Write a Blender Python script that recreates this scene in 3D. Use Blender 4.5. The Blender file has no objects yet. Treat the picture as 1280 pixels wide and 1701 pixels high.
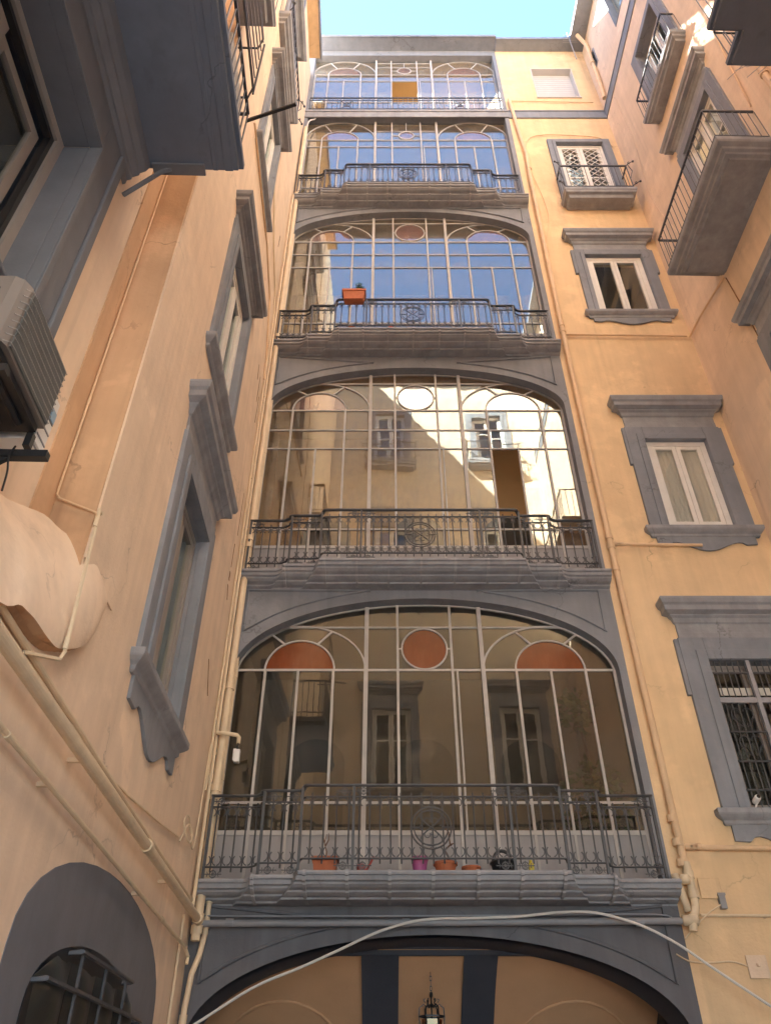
import bpy, bmesh, math, random
from math import sin, cos, pi, radians, sqrt, atan2, asin
from mathutils import Vector
RND = random.Random(11)
sc = bpy.context.scene

# ------------------------------------------------------------------ camera, sky, sun, exposure
cam = bpy.data.objects.new('camera', bpy.data.cameras.new('camera'))
sc.collection.objects.link(cam); sc.camera = cam
cam.location = (0, 0, 1.6)
cam.rotation_euler = (radians(90 + 38.4), 0, 0)
cam.data.sensor_fit = 'VERTICAL'; cam.data.sensor_height = 36.0
cam.data.lens = 36.0 * 1277 / 1701
cam.data.clip_end = 800
world = bpy.data.worlds.new('World'); sc.world = world; world.use_nodes = True
wt = world.node_tree
sky = wt.nodes.new('ShaderNodeTexSky'); sky.sky_type = 'NISHITA'; sky.sun_disc = False
SUN_DIR = Vector((1.0, -0.9, -1.36)).normalized()
sky.sun_elevation = asin(-SUN_DIR.z); sky.sun_rotation = atan2(-SUN_DIR.x, -SUN_DIR.y)
sky.dust_density = 0.0; sky.ozone_density = 3.0; sky.air_density = 0.95
wt.links.new(sky.outputs[0], wt.nodes['Background'].inputs[0])
wt.nodes['Background'].inputs[1].default_value = 0.05
sl = bpy.data.lights.new('sun', 'SUN'); sl.energy = 5.0; sl.angle = radians(0.5); sl.color = (1, .965, .905)
so = bpy.data.objects.new('sun', sl); sc.collection.objects.link(so)
so.rotation_euler = SUN_DIR.to_track_quat('-Z', 'Y').to_euler()
sc.view_settings.view_transform = 'Standard'; sc.view_settings.look = 'None'
sc.view_settings.gamma = 1; sc.view_settings.exposure = 3.95
sc.cycles.max_bounces = 14; sc.cycles.diffuse_bounces = 9; sc.cycles.glossy_bounces = 5
sc.cycles.transparent_max_bounces = 14; sc.cycles.transmission_bounces = 4
sc.cycles.sample_clamp_indirect = 8; sc.cycles.caustics_reflective = False

# ------------------------------------------------------------------ materials
def new_mat(name):
    m = bpy.data.materials.new(name); m.use_nodes = True
    return m, m.node_tree, m.node_tree.nodes['Principled BSDF']
def noise(nt, vec, scale, detail=4, rough=.55, mapping=None):
    n = nt.nodes.new('ShaderNodeTexNoise'); n.inputs['Scale'].default_value = scale
    n.inputs['Detail'].default_value = detail; n.inputs['Roughness'].default_value = rough
    if mapping:
        mp = nt.nodes.new('ShaderNodeMapping'); mp.inputs['Scale'].default_value = mapping
        nt.links.new(vec, mp.inputs[0]); vec = mp.outputs[0]
    nt.links.new(vec, n.inputs['Vector']); return n.outputs['Fac']
def ramp(nt, fac, lo, hi, a=.3, b=.7):
    r = nt.nodes.new('ShaderNodeMapRange'); r.inputs[1].default_value = a; r.inputs[2].default_value = b
    r.inputs[3].default_value = lo; r.inputs[4].default_value = hi
    nt.links.new(fac, r.inputs[0]); return r.outputs[0]
def mul(nt, a, b):
    m = nt.nodes.new('ShaderNodeMath'); m.operation = 'MULTIPLY'
    for i, s in enumerate((a, b)):
        if isinstance(s, (int, float)): m.inputs[i].default_value = s
        else: nt.links.new(s, m.inputs[i])
    return m.outputs[0]
def scaled_color(nt, col, fac):
    mx = nt.nodes.new('ShaderNodeVectorMath'); mx.operation = 'SCALE'
    mx.inputs[0].default_value = col; nt.links.new(fac, mx.inputs['Scale']); return mx.outputs[0]
def pm(name, col, rough=.75, var=.08, scale=4., bump=.12, bscale=45., metal=0., streak=.0, spec=.4, wear=None, wearamt=.6, age=0.):
    m, nt, b = new_mat(name)
    co = nt.nodes.new('ShaderNodeTexCoord').outputs['Object']
    f = ramp(nt, noise(nt, co, scale), 1 - var, 1 + var)
    f = mul(nt, f, ramp(nt, noise(nt, co, scale * .13 + .05, 3), 1 - var * .8, 1 + var * .8))
    if streak: f = mul(nt, f, ramp(nt, noise(nt, co, 1.0, 5, .6, (5, 5, .35)), 1 - streak, 1 + streak * .3))
    if age:
        # repaired patches, narrow drips and hairline cracks
        f = mul(nt, f, ramp(nt, noise(nt, co, .55, 5, .6), 1 - .10 * age, 1.0, .54, .575))
        f = mul(nt, f, ramp(nt, noise(nt, co, 1.1, 6, .62), 1.0, 1 + .07 * age, .60, .63))
        f = mul(nt, f, ramp(nt, noise(nt, co, 1.0, 3, .5, (6, 6, .16)), 1.0, 1 - .20 * age, .60, .78))
        f = mul(nt, f, ramp(nt, noise(nt, co, 14, 6, .7), 1 - .16 * age, 1.0, .28, .36))
        nz = nt.nodes.new('ShaderNodeTexNoise'); nz.inputs['Scale'].default_value = 2.2; nz.inputs['Detail'].default_value = 6
        nt.links.new(co, nz.inputs['Vector'])
        ad = nt.nodes.new('ShaderNodeVectorMath'); ad.operation = 'MULTIPLY_ADD'; nt.links.new(nz.outputs['Color'], ad.inputs[0])
        ad.inputs[1].default_value = (.9, .9, .9); nt.links.new(co, ad.inputs[2])
        vo = nt.nodes.new('ShaderNodeTexVoronoi'); vo.feature = 'DISTANCE_TO_EDGE'; vo.inputs['Scale'].default_value = .55
        nt.links.new(ad.outputs[0], vo.inputs['Vector'])
        line = ramp(nt, vo.outputs['Distance'], 1.0, 0.0, .0015, .007)
        msk = ramp(nt, noise(nt, co, .8, 3), 0, .45 * age, .50, .62)
        k = mul(nt, line, msk); inv = nt.nodes.new('ShaderNodeMath'); inv.operation = 'SUBTRACT'; inv.inputs[0].default_value = 1; nt.links.new(k, inv.inputs[1])
        f = mul(nt, f, inv.outputs[0])
    c = scaled_color(nt, col, f)
    if wear:
        mx = nt.nodes.new('ShaderNodeMix'); mx.data_type = 'RGBA'
        nt.links.new(ramp(nt, noise(nt, co, scale * 2.3, 8, .7), 0, wearamt, .58, .72), mx.inputs[0])
        nt.links.new(c, mx.inputs[6]); mx.inputs[7].default_value = (*wear, 1); c = mx.outputs[2]
    nt.links.new(c, b.inputs['Base Color'])
    b.inputs['Roughness'].default_value = rough; b.inputs['Metallic'].default_value = metal
    b.inputs['Specular IOR Level'].default_value = spec
    if bump:
        bp = nt.nodes.new('ShaderNodeBump'); bp.inputs['Strength'].default_value = bump; bp.inputs['Distance'].default_value = .01
        nt.links.new(noise(nt, co, bscale, 5), bp.inputs['Height'])
        b2 = nt.nodes.new('ShaderNodeBump'); b2.inputs['Strength'].default_value = bump * 1.6; b2.inputs['Distance'].default_value = .03
        nt.links.new(noise(nt, co, bscale * .07, 4), b2.inputs['Height'])
        nt.links.new(bp.outputs[0], b2.inputs['Normal']); nt.links.new(b2.outputs[0], b.inputs['Normal'])
    return m
def glass(name, f0=.2, tint=(.72, .74, .73), dirt=.07, body=None, bodyfac=.0):
    m, nt, b = new_mat(name); nt.nodes.remove(b)
    out = nt.nodes['Material Output']
    co = nt.nodes.new('ShaderNodeTexCoord').outputs['Object']
    lw = nt.nodes.new('ShaderNodeLayerWeight'); lw.inputs['Blend'].default_value = .5
    pw = nt.nodes.new('ShaderNodeMath'); pw.operation = 'POWER'; pw.inputs[1].default_value = 4.0
    nt.links.new(lw.outputs['Facing'], pw.inputs[0])
    fac = nt.nodes.new('ShaderNodeMath'); fac.operation = 'MULTIPLY_ADD'
    nt.links.new(pw.outputs[0], fac.inputs[0]); fac.inputs[1].default_value = 1 - f0; fac.inputs[2].default_value = f0
    tr = nt.nodes.new('ShaderNodeBsdfTransparent'); tr.inputs[0].default_value = (*tint, 1)
    gl = nt.nodes.new('ShaderNodeBsdfGlossy'); gl.inputs['Roughness'].default_value = .0
    gl.inputs[0].default_value = (.92, 1, .95, 1)
    bp = nt.nodes.new('ShaderNodeBump'); bp.inputs['Strength'].default_value = .06; bp.inputs['Distance'].default_value = .01
    nt.links.new(noise(nt, co, 2.1, 2), bp.inputs['Height']); nt.links.new(bp.outputs[0], gl.inputs['Normal'])
    under = tr.outputs[0]
    if body:
        di = nt.nodes.new('ShaderNodeBsdfDiffuse')
        nt.links.new(scaled_color(nt, body, ramp(nt, noise(nt, co, 2.2, 6, .65, (1, 1, .6)), .75, 1.25)), di.inputs[0])
        mb = nt.nodes.new('ShaderNodeMixShader'); mb.inputs[0].default_value = bodyfac
        nt.links.new(under, mb.inputs[1]); nt.links.new(di.outputs[0], mb.inputs[2]); under = mb.outputs[0]
    mx = nt.nodes.new('ShaderNodeMixShader'); nt.links.new(fac.outputs[0], mx.inputs[0])
    nt.links.new(under, mx.inputs[1]); nt.links.new(gl.outputs[0], mx.inputs[2])
    dd = nt.nodes.new('ShaderNodeBsdfDiffuse'); dd.inputs[0].default_value = (.5, .47, .43, 1)
    md = nt.nodes.new('ShaderNodeMixShader')
    d = mul(nt, ramp(nt, noise(nt, co, 1.3, 5, .65), 0.1, 1, .4, .75), ramp(nt, noise(nt, co, 9, 6, .7, (1, 1, .4)), .2, 1, .35, .7))
    nt.links.new(mul(nt, d, dirt), md.inputs[0])
    nt.links.new(mx.outputs[0], md.inputs[1]); nt.links.new(dd.outputs[0], md.inputs[2])
    nt.links.new(md.outputs[0], out.inputs[0]); return m

M = dict(
    peach=pm('orange_plaster', (.80, .59, .36), .9, .055, 2.2, .32, 38, streak=.09, age=.6),
    cream=pm('peach_plaster', (.81, .645, .49), .9, .055, 2.0, .36, 36, streak=.09, age=.65),
    chase=pm('shaded_orange_plaster', (.64, .42, .26), .9, .07, 1.6, .3, 30, streak=.12, age=.8),  # the chase face's shade is put into this darker orange
    opp=pm('cream_plaster', (.66, .565, .445), .9, .06, 2.0, .2, 36, streak=.1),
    low=pm('shaded_base_grey', (.15, .155, .175), .8, .07, 2.4, .25, 42, streak=.12, age=.8),  # entrance-level grey with the shade below the balcony put into its colour
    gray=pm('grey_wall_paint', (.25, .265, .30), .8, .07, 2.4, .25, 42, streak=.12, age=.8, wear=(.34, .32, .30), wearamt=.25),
    trim=pm('grey_trim_paint', (.25, .27, .31), .75, .07, 3.0, .2, 50, streak=.12, age=.8, wear=(.36, .33, .30), wearamt=.25),
    dark=pm('dark_grey_paint', (.15, .16, .185), .8, .08, 3.0, .16, 45, streak=.06),
    slab=pm('grey_stone_paint', (.32, .33, .36), .8, .1, 5.0, .35, 38, streak=.16, age=.8, wear=(.27, .25, .24), wearamt=.5),
    iron=pm('wrought_iron', (.07, .072, .08), .45, .15, 12, .15, 90, spec=.5, wear=(.10, .075, .06), wearamt=.5),
    strap=pm('painted_iron', (.32, .32, .345), .6, .12, 10, .2, 70),
    frame=pm('beige_window_paint', (.46, .44, .425), .6, .08, 6, .15, 60, streak=.08, wear=(.24, .21, .19), wearamt=.4),
    apron=pm('apron_board_paint', (.34, .33, .335), .7, .07, 2.5, .12, 50, streak=.12),
    white=pm('white_paint', (.76, .74, .70), .5, .05, 5, .08, 60, streak=.08, wear=(.6, .55, .48), wearamt=.35),
    alu=pm('brown_aluminium', (.30, .27, .25), .4, .05, 5, .02, 60, spec=.5),
    blind=pm('cream_blind', (.80, .76, .69), .85, .06, 3, .05, 60, streak=.06),
    shutter=pm('shutter_slats', (.55, .53, .51), .6, .04, 4, .03, 60),
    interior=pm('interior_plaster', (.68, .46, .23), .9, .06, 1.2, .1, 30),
    interior_low=pm('dim_brown_plaster', (.21, .175, .15), .9, .08, 1.2, .1, 30),  # darker wall colour stands in for dim light in the lowest room
    dim=pm('dim_room', (.09, .085, .08), .9, .1, 2, .05, 30),
    hall=pm('passage_plaster', (.60, .38, .225), .9, .06, 1.6, .2, 26),
    rib=pm('passage_rib_paint', (.055, .065, .09), .85, .08, 2.4, .2, 30),
    pipe=pm('cream_pipe_paint', (.70, .57, .40), .55, .07, 5, .2, 40, streak=.08, wear=(.55, .40, .26), wearamt=.5),
    pipe_o=pm('orange_pipe_paint', (.72, .52, .33), .6, .06, 5, .15, 40, streak=.06),
    pipe_g=pm('grey_pipe_paint', (.24, .25, .275), .45, .07, 5, .1, 40),
    cable=pm('white_cable_sheath', (.62, .61, .59), .5, .05, 6, .02, 40),
    terra=pm('terracotta', (.42, .13, .06), .75, .1, 14, .1, 60, wear=(.5, .28, .18), wearamt=.3),
    pink=pm('pink_plastic', (.42, .10, .26), .5, .05, 8, .02, 60),
    black=pm('black_plastic', (.02, .02, .022), .4, .1, 8, .02, 60),
    yellow=pm('yellow_plastic', (.60, .48, .04), .5, .05, 8, .02, 60),
    red=pm('red_plastic', (.35, .06, .05), .5, .05, 8, .02, 60),
    leaf=pm('green_leaf', (.06, .11, .035), .6, .35, 9, .05, 60),
    bark=pm('dry_stem', (.16, .10, .075), .9, .2, 20, .2, 60),
    ac=pm('beige_metal_casing', (.20, .175, .16), .45, .05, 4, .03, 60),
    coil=pm('grey_coil_fins', (.13, .13, .125), .7, .06, 30, .3, 200),
    wire=pm('pale_guard_wire', (.30, .29, .28), .4, .05, 8, .0),
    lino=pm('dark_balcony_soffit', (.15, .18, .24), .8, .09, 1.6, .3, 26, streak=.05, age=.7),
    sign=pm('white_plastic', (.75, .75, .74), .4, .03, 6, .02, 60),
    blue=pm('pale_blue_sticker', (.30, .45, .60), .5, .05, 6, .0),
    tarp=pm('black_plastic_sheet', (.028, .031, .03), .32, .2, 3, .35, 5, spec=.5),
    metal=pm('grey_metal_box', (.28, .28, .29), .5, .06, 6, .05, 60),
    scar=pm('bare_plaster_scar', (.30, .17, .09), .95, .2, 12, .3, 60),
    paving=pm('stone_paving', (.46, .44, .40), .85, .12, 3, .25, 20),
    glass=glass('gallery_glass', .20, (.86, .87, .86), dirt=.38), 
    glass_mid=glass('second_gallery_glass', .115, (.84, .82, .78), dirt=.30),
    glass_low=glass('ground_gallery_glass', .105, (.80, .78, .74), .12),
    amber=glass('amber_glass', .07, (.40, .10, .03), .05, (.30, .075, .022), .6),
    rose=glass('rose_glass', .24, (.55, .30, .24), .16, (.36, .21, .19), .45),
    pane=glass('window_glass', .075, (.90, .91, .90), .05),
)

# ------------------------------------------------------------------ helpers
class MB:
    """collects shapes; build() links them as one mesh object"""
    def __init__(s): s.v = []; s.f = []
    def add(s, vs, fs):
        n = len(s.v); s.v += [tuple(p) for p in vs]; s.f += [tuple(i + n for i in f) for f in fs]; return s
    def box(s, x0, x1, y0, y1, z0, z1):
        vs = [(x, y, z) for x in (x0, x1) for y in (y0, y1) for z in (z0, z1)]
        return s.add(vs, [(0, 1, 3, 2), (4, 6, 7, 5), (0, 4, 5, 1), (2, 3, 7, 6), (0, 2, 6, 4), (1, 5, 7, 3)])
    def prism(s, pts, y0, y1):
        n = len(pts)
        vs = [(x, y0, z) for x, z in pts] + [(x, y1, z) for x, z in pts]
        return s.add(vs, [tuple(range(n)), tuple(range(2 * n - 1, n - 1, -1))] + [(i, (i + 1) % n, n + (i + 1) % n, n + i) for i in range(n)])
    def hprism(s, pts, z0, z1):
        n = len(pts)
        vs = [(x, y, z0) for x, y in pts] + [(x, y, z1) for x, y in pts]
        return s.add(vs, [tuple(range(n)), tuple(range(2 * n - 1, n - 1, -1))] + [(i, (i + 1) % n, n + (i + 1) % n, n + i) for i in range(n)])
    def grid(s, rows, close_ends=False):
        m = len(rows[0]); vs = [p for r in rows for p in r]; fs = []
        for i in range(len(rows) - 1):
            for j in range(m - 1):
                fs.append((i * m + j, i * m + j + 1, (i + 1) * m + j + 1, (i + 1) * m + j))
        if close_ends:
            fs.append(tuple(i * m for i in range(len(rows)))); fs.append(tuple(i * m + m - 1 for i in reversed(range(len(rows)))))
        return s.add(vs, fs)
    def tube(s, pts, r, n=6, closed=False, taper=None, ry=None):
        P = [Vector(p) for p in pts]; k = len(P); vs = []; fs = []; prev = None
        for i, p in enumerate(P):
            if closed: t = P[(i + 1) % k] - P[i - 1]
            else: t = P[min(i + 1, k - 1)] - P[max(i - 1, 0)]
            t.normalize()
            if prev is None:
                a = Vector((0, 0, 1)) if abs(t.z) < .9 else Vector((0, 1, 0))
                u = t.cross(a).normalized()
            else:
                u = (prev - t * prev.dot(t))
                u = u.normalized() if u.length > 1e-6 else t.cross(Vector((0, 0, 1))).normalized()
            prev = u; w = t.cross(u)
            rr = r if taper is None else r + (taper - r) * i / max(1, k - 1)
            for j in range(n):
                a = 2 * pi * (j + .5) / n
                vs.append(p + u * (cos(a) * rr) + w * (sin(a) * (ry or rr)))
        for i in range(k if closed else k - 1):
            for j in range(n):
                fs.append((i * n + j, i * n + (j + 1) % n, ((i + 1) % k) * n + (j + 1) % n, ((i + 1) % k) * n + j))
        if not closed: fs += [tuple(reversed(range(n))), tuple(range((k - 1) * n, k * n))]
        return s.add(vs, fs)
    def lathe(s, prof, c=(0, 0, 0), n=14):
        vs = []; fs = []
        for r, z in prof:
            for j in range(n):
                a = 2 * pi * j / n; vs.append((c[0] + r * cos(a), c[1] + r * sin(a), c[2] + z))
        for i in range(len(prof) - 1):
            for j in range(n): fs.append((i * n + j, i * n + (j + 1) % n, (i + 1) * n + (j + 1) % n, (i + 1) * n + j))
        fs += [tuple(reversed(range(n))), tuple(range((len(prof) - 1) * n, len(prof) * n))]
        return s.add(vs, fs)
    def mesh(s, name, mat, smooth=False):
        me = bpy.data.meshes.new(name); me.from_pydata(s.v, [], s.f)
        bm = bmesh.new(); bm.from_mesh(me); bmesh.ops.recalc_face_normals(bm, faces=bm.faces); bm.to_mesh(me); bm.free()
        me.materials.append(mat)
        if smooth:
            for p in me.polygons: p.use_smooth = True
        me.update(); return me
    def build(s, name, mat, parent=None, label=None, smooth=False, loc=None):
        return place(name, s.mesh(name, mat, smooth), parent, label, loc)
def place(name, me, parent=None, label=None, loc=None):
    o = bpy.data.objects.new(name, me); sc.collection.objects.link(o); o.parent = parent
    o.cycles.shadow_terminator_geometry_offset = 0; o.cycles.shadow_terminator_offset = 0
    if label: o['label'] = label
    if loc: o.location = loc
    return soften(o)
BEVELLED = ('grey_trim_paint', 'grey_stone_paint', 'dark_grey_paint', 'dark_balcony_soffit')
def soften(o):
    if o.data.materials[0].name in BEVELLED and len(o.data.vertices) < 400:
        b = o.modifiers.new('worn_edges', 'BEVEL'); b.width = .007; b.segments = 2; b.limit_method = 'ANGLE'; b.angle_limit = radians(35)
    return o
def thing(name, label, cat, loc=(0, 0, 0), rz=0., group=None, parent=None):
    o = bpy.data.objects.new(name, None); sc.collection.objects.link(o); o.empty_display_size = .3
    o.location = loc; o.rotation_euler = (0, 0, rz); o['label'] = label; o['category'] = cat
    if group: o['group'] = group
    return o
def tag(o, label, cat, group=None):
    o['label'] = label; o['category'] = cat
    if group: o['group'] = group
    return o
def frame_of(root):
    """things fixed near a wing are placed through that wing's own axes"""
    return root.location.copy(), root.rotation_euler.z
def put(o, root):
    o.location = root.location; o.rotation_euler = root.rotation_euler; return o

D = 10.6
LEFT_O, LEFT_A = (-2.40, D, 0), radians(91.48)
RIGHT_O, RIGHT_A = (6.56, D, 0), radians(-88.87)

def wall_grid(mb, x0, x1, z0, z1, holes, y, t):
    xs = sorted({x0, x1, *[h[0] for h in holes], *[h[1] for h in holes]}); xs = [x for x in xs if x0 <= x <= x1]
    zs = sorted({z0, z1, *[h[2] for h in holes], *[h[3] for h in holes]}); zs = [z for z in zs if z0 <= z <= z1]
    for i in range(len(xs) - 1):
        for j in range(len(zs) - 1):
            cx, cz = (xs[i] + xs[i + 1]) / 2, (zs[j] + zs[j + 1]) / 2
            if any(h[0] < cx < h[1] and h[2] < cz < h[3] for h in holes): continue
            for yy in (y, y + t):
                mb.add([(xs[i], yy, zs[j]), (xs[i + 1], yy, zs[j]), (xs[i + 1], yy, zs[j + 1]), (xs[i], yy, zs[j + 1])], [(0, 1, 2, 3)])
    for h in holes:
        a, b, c, d = h
        mb.add([(a, y, c), (b, y, c), (b, y, d), (a, y, d), (a, y + t, c), (b, y + t, c), (b, y + t, d), (a, y + t, d)],
               [(0, 1, 5, 4), (1, 2, 6, 5), (2, 3, 7, 6), (3, 0, 4, 7)])
    mb.add([(x0, y, z0), (x1, y, z0), (x1, y, z1), (x0, y, z1), (x0, y + t, z0), (x1, y + t, z0), (x1, y + t, z1), (x0, y + t, z1)],
           [(0, 1, 5, 4), (1, 2, 6, 5), (2, 3, 7, 6), (3, 0, 4, 7)])
def molding(mb, xa, xb, prof, ends=True):
    rows = []
    for p, z in prof:
        rows.append([(xa - p, .0, z), (xa - p, -p, z), (xb + p, -p, z), (xb + p, .0, z)] if ends else [(xa, -p, z), (xb, -p, z)])
    mb.grid(rows, not ends)
    if ends:
        for r in (rows[0], rows[-1]): mb.add(r, [(0, 1, 2, 3)])
def ring(mb, a, b, c, d, w, y0, y1, wz=None):
    wz = w if wz is None else wz
    mb.box(a, a + w, y0, y1, c, d); mb.box(b - w, b, y0, y1, c, d)
    mb.box(a + w, b - w, y0, y1, d - wz, d); mb.box(a + w, b - w, y0, y1, c, c + wz)

CORNICE = [(.03, 0), (.03, .14), (.055, .16), (.075, .22), (.11, .25), (.11, .27), (.20, .30), (.20, .38), (.235, .41), (.255, .47), (.255, .50), (.24, .515)]
SILL = [(.03, 0), (.05, .02), (.05, .06), (.09, .09), (.12, .12), (.13, .14), (.13, .20), (.11, .21)]

def surround(mb, a, b, c, d, w, deep, ears=0., th=.05, foot=True):
    """flat architrave with a raised inner band and crossette ears; a..b x c..d is the opening"""
    mb.box(a - w, a, -th, deep * .0 + .05, c, d + w); mb.box(b, b + w, -th, .05, c, d + w); mb.box(a, b, -th, .05, d, d + w)
    q = w * .42
    mb.box(a - q, a - .004, -th - .025, -th + .002, c, d + q); mb.box(b + .004, b + q, -th - .025, -th + .002, c, d + q)
    mb.box(a - .004, b + .004, -th - .025, -th + .002, d + .004, d + q)
    # reveals
    mb.box(a - .03, a, .05, deep, c, d); mb.box(b, b + .03, .05, deep, c, d); mb.box(a - .03, b + .03, .05, deep, d, d + .03)
    mb.box(a - .03, b + .03, -.0, deep, c - .03, c)
    if ears:
        for x0, x1 in ((a - w - ears, a - w), (b + w, b + w + ears)): mb.box(x0, x1, -th + .006, .05, d + w - ears * 0 - .95, d + w - .02)

def casement(win, a, b, c, d, y, frame_mat, fw=.075, leaf=.085, leaves=2, curtain=None, room=True, glassm='pane', cross=None, label=None):
    m = MB(); ring(m, a, b, c, d, fw, y, y + .09); m.build('window_frame', M[frame_mat], win)
    a2, b2, c2, d2 = a + fw, b - fw, c + fw, d - fw
    wl = (b2 - a2) / leaves
    for i in range(leaves):
        s0, s1 = a2 + i * wl + .004, a2 + (i + 1) * wl - .004
        m = MB(); ring(m, s0, s1, c2, d2, leaf, y + .012, y + .075)
        m.box(s0 + leaf - .014, s1 - leaf + .014, y + .03, y + .05, c2 + leaf - .014, c2 + leaf)
        if cross:
            for zc in cross: m.box(s0 + leaf, s1 - leaf, y + .02, y + .065, zc - .025, zc + .025)
        m.build('sash', M[frame_mat], win)
        m = MB(); m.box(s0 + leaf - .01, s1 - leaf + .01, y + .04, y + .046, c2 + leaf - .01, d2 - leaf + .01)
        m.build('pane', M[glassm], win)
        if curtain:
            m = MB(); k = 14; z0, z1 = c2 + .1, d2 - .03
            rows = [[(s0 + (s1 - s0) * j / k, y + .085 + .010 * sin(j * 2.3 + i), z) for j in range(k + 1)] for z in (z0, (z0 + z1) / 2, z1)]
            m.grid(rows); m.build('curtain', M[curtain], win)
    if room:
        m = MB(); m.box(a - .3, b + .3, y + .1, y + 1.6, c - .2, d + .2)
        m.f = [f for k, f in enumerate(m.f) if k != 2]; m.build('room', M['dim'], win)

def window(root, a, b, c, d, w=.28, deep=.16, ears=.07, cornice=None, sill=True, apron=None, label=None, mat='trim', cpad=.06, sash=None, frieze=.10):
    m = MB(); surround(m, a, b, c, d, w, deep, ears)
    win = m.build('window', M[mat], root, label)
    if cornice is not None:
        z = d + w + frieze
        m = MB(); m.box(a - w + .03, b + w - .03, -.04, .0, d + w, z); molding(m, a - w + cpad, b + w - cpad, [(p, z + q * cornice) for p, q in CORNICE]); m.build('cornice', M['slab'], win)
    if sill:
        m = MB(); molding(m, a - w + .02, b + w - .02, [(p, c - .215 + q) for p, q in SILL]); m.build('sill', M['slab'], win)
    if apron:
        x0, x1, zt = a - w + .06, b + w - .06, c - .205
        xc = (x0 + x1) / 2; pts = [(x0, zt), (x0, zt - apron * .55)]
        hw = (x1 - x0) / 2
        pts += [(x0 + hw * .22, zt - apron * .58), (x0 + hw * .30, zt - apron * .42)]
        for k in range(13):
            t = k / 12; x = xc - hw * .62 + hw * 1.24 * t; pts.append((x, zt - apron * (.40 + .60 * sin(pi * t) ** 1.6)))
        pts += [(x1 - hw * .30, zt - apron * .42), (x1 - hw * .22, zt - apron * .58), (x1, zt - apron * .55), (x1, zt)]
        m = MB(); m.prism(pts, -.035, .002); m.build('apron', M[mat], win)
    if sash: casement(win, a + .005, b - .005, c + .005, d - .005, **sash)
    return win

# =================================================================== SETTING
m = MB(); m.add([(-400, -400, 0), (400, -400, 0), (400, 400, 0), (-400, 400, 0)], [(0, 1, 2, 3)])
ground = m.build('ground', M['paving']); ground['kind'] = 'structure'

# =================================================================== GALLERY FACADE (grey glazed bay)
gal = thing('gallery_facade', 'tall grey facade of five stacked glazed galleries with iron balconies above an arched entrance', 'building', (0, D, 0))
CX, HW = .615, 2.92
XS = [-2.30, -1.845, -1.34, -.80, -.30, .19, 1.03, 1.50, 2.01, 2.54, 3.07, 3.53]
BL, BR = -2.62, 3.65
SLAB = {1: 3.96, 2: 8.62, 3: 14.39, 4: 20.16, 5: 25.27}
ARCH = {0: (2.30, 1.09), 1: (6.97, 1.25), 2: (12.70, 1.11), 3: (18.66, 1.11)}
def arch_z(fl, x, da=0., db=0.):
    zs, r = ARCH[fl]; u = (x - CX) / (HW + da)
    return zs + (r + db) * sqrt(max(0., 1 - u * u))
def spandrel(fl, ztop, deep=.24):
    zs, r = ARCH[fl]; m = MB(); n = 40
    xs = [CX - HW * cos(pi * i / n) for i in range(n + 1)]; zz = [arch_z(fl, x) for x in xs]
    for y in (0., deep):
        m.grid([[(x, y, z) for x, z in zip(xs, zz)], [(x, y, ztop) for x in xs]])
    m.grid([[(x, 0, z) for x, z in zip(xs, zz)], [(x, deep, z) for x, z in zip(xs, zz)]])
    if fl == 0:
        q = MB(); q.grid([[(x, .02, z - .004) for x, z in zip(xs, zz)], [(x, deep + .02, z - .004) for x, z in zip(xs, zz)]]); q.grid([[(x, .02, z - .03) for x, z in zip(xs, zz)], [(x, deep + .02, z - .03) for x, z in zip(xs, zz)]]); q.build('arch_soffit', M['rib'], gal)
    for a, b in ((BL, CX - HW), (CX + HW, BR)): m.box(a, b, 0, deep, zs - .0, ztop)
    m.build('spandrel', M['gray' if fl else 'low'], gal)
    zt = ztop - .15
    for s in (-1, 1):                                   # raised frame following the arch
        pts = []; xe = CX + s * 2.83; xi = CX + s * .86
        for i in range(15):
            x = xi + (xe - xi) * i / 14; pts.append((x, -.006, min(zt, arch_z(fl, x, .24, .19))))
        pts += [(xe, -.006, zt)]
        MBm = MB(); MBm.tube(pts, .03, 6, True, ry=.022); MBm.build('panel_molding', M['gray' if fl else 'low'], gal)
for fl in (1, 2, 3): spandrel(fl, SLAB[fl + 1] - .10)
spandrel(0, SLAB[1] - .10, .62)
# pilasters beside the glass
for fl in (1, 2, 3):
    z0, z1 = SLAB[fl] - .10, ARCH[fl][0]
    for a, b in ((BL, CX - HW), (CX + HW, BR)):
        m = MB(); m.box(a, b, .0, .24, z0, z1); m.build('pilaster', M['gray'], gal)
for z0, z1 in ((SLAB[4] - .10, 25.34), (25.34, 29.74)):
    for a, b in ((BL, CX - HW), (CX + HW, BR)):
        m = MB(); m.box(a, b, .0, .24, z0, z1); m.build('pilaster', M['gray'], gal)
for a, b in ((BL, CX - HW), (CX + HW, BR)):
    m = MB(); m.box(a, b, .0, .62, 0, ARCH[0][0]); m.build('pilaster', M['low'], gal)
m = MB(); m.box(CX - HW, CX + HW, .0, .24, 25.34, SLAB[5] - .02); m.build('lintel', M['gray'], gal) if False else None
m = MB(); m.box(CX - HW, CX + HW, .0, .24, 29.36, 29.74); m.build('lintel', M['gray'], gal)
m = MB(); m.box(CX - HW, CX + HW, .003, .24, 24.98, 25.268); m.build('lintel', M['gray'], gal)
m = MB(); m.box(BL, BR, -.07, .0, 25.20, 25.30); m.box(BL, BR, -.04, .0, 24.90, 25.20); m.build('string_course', M['slab'], gal)
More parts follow.
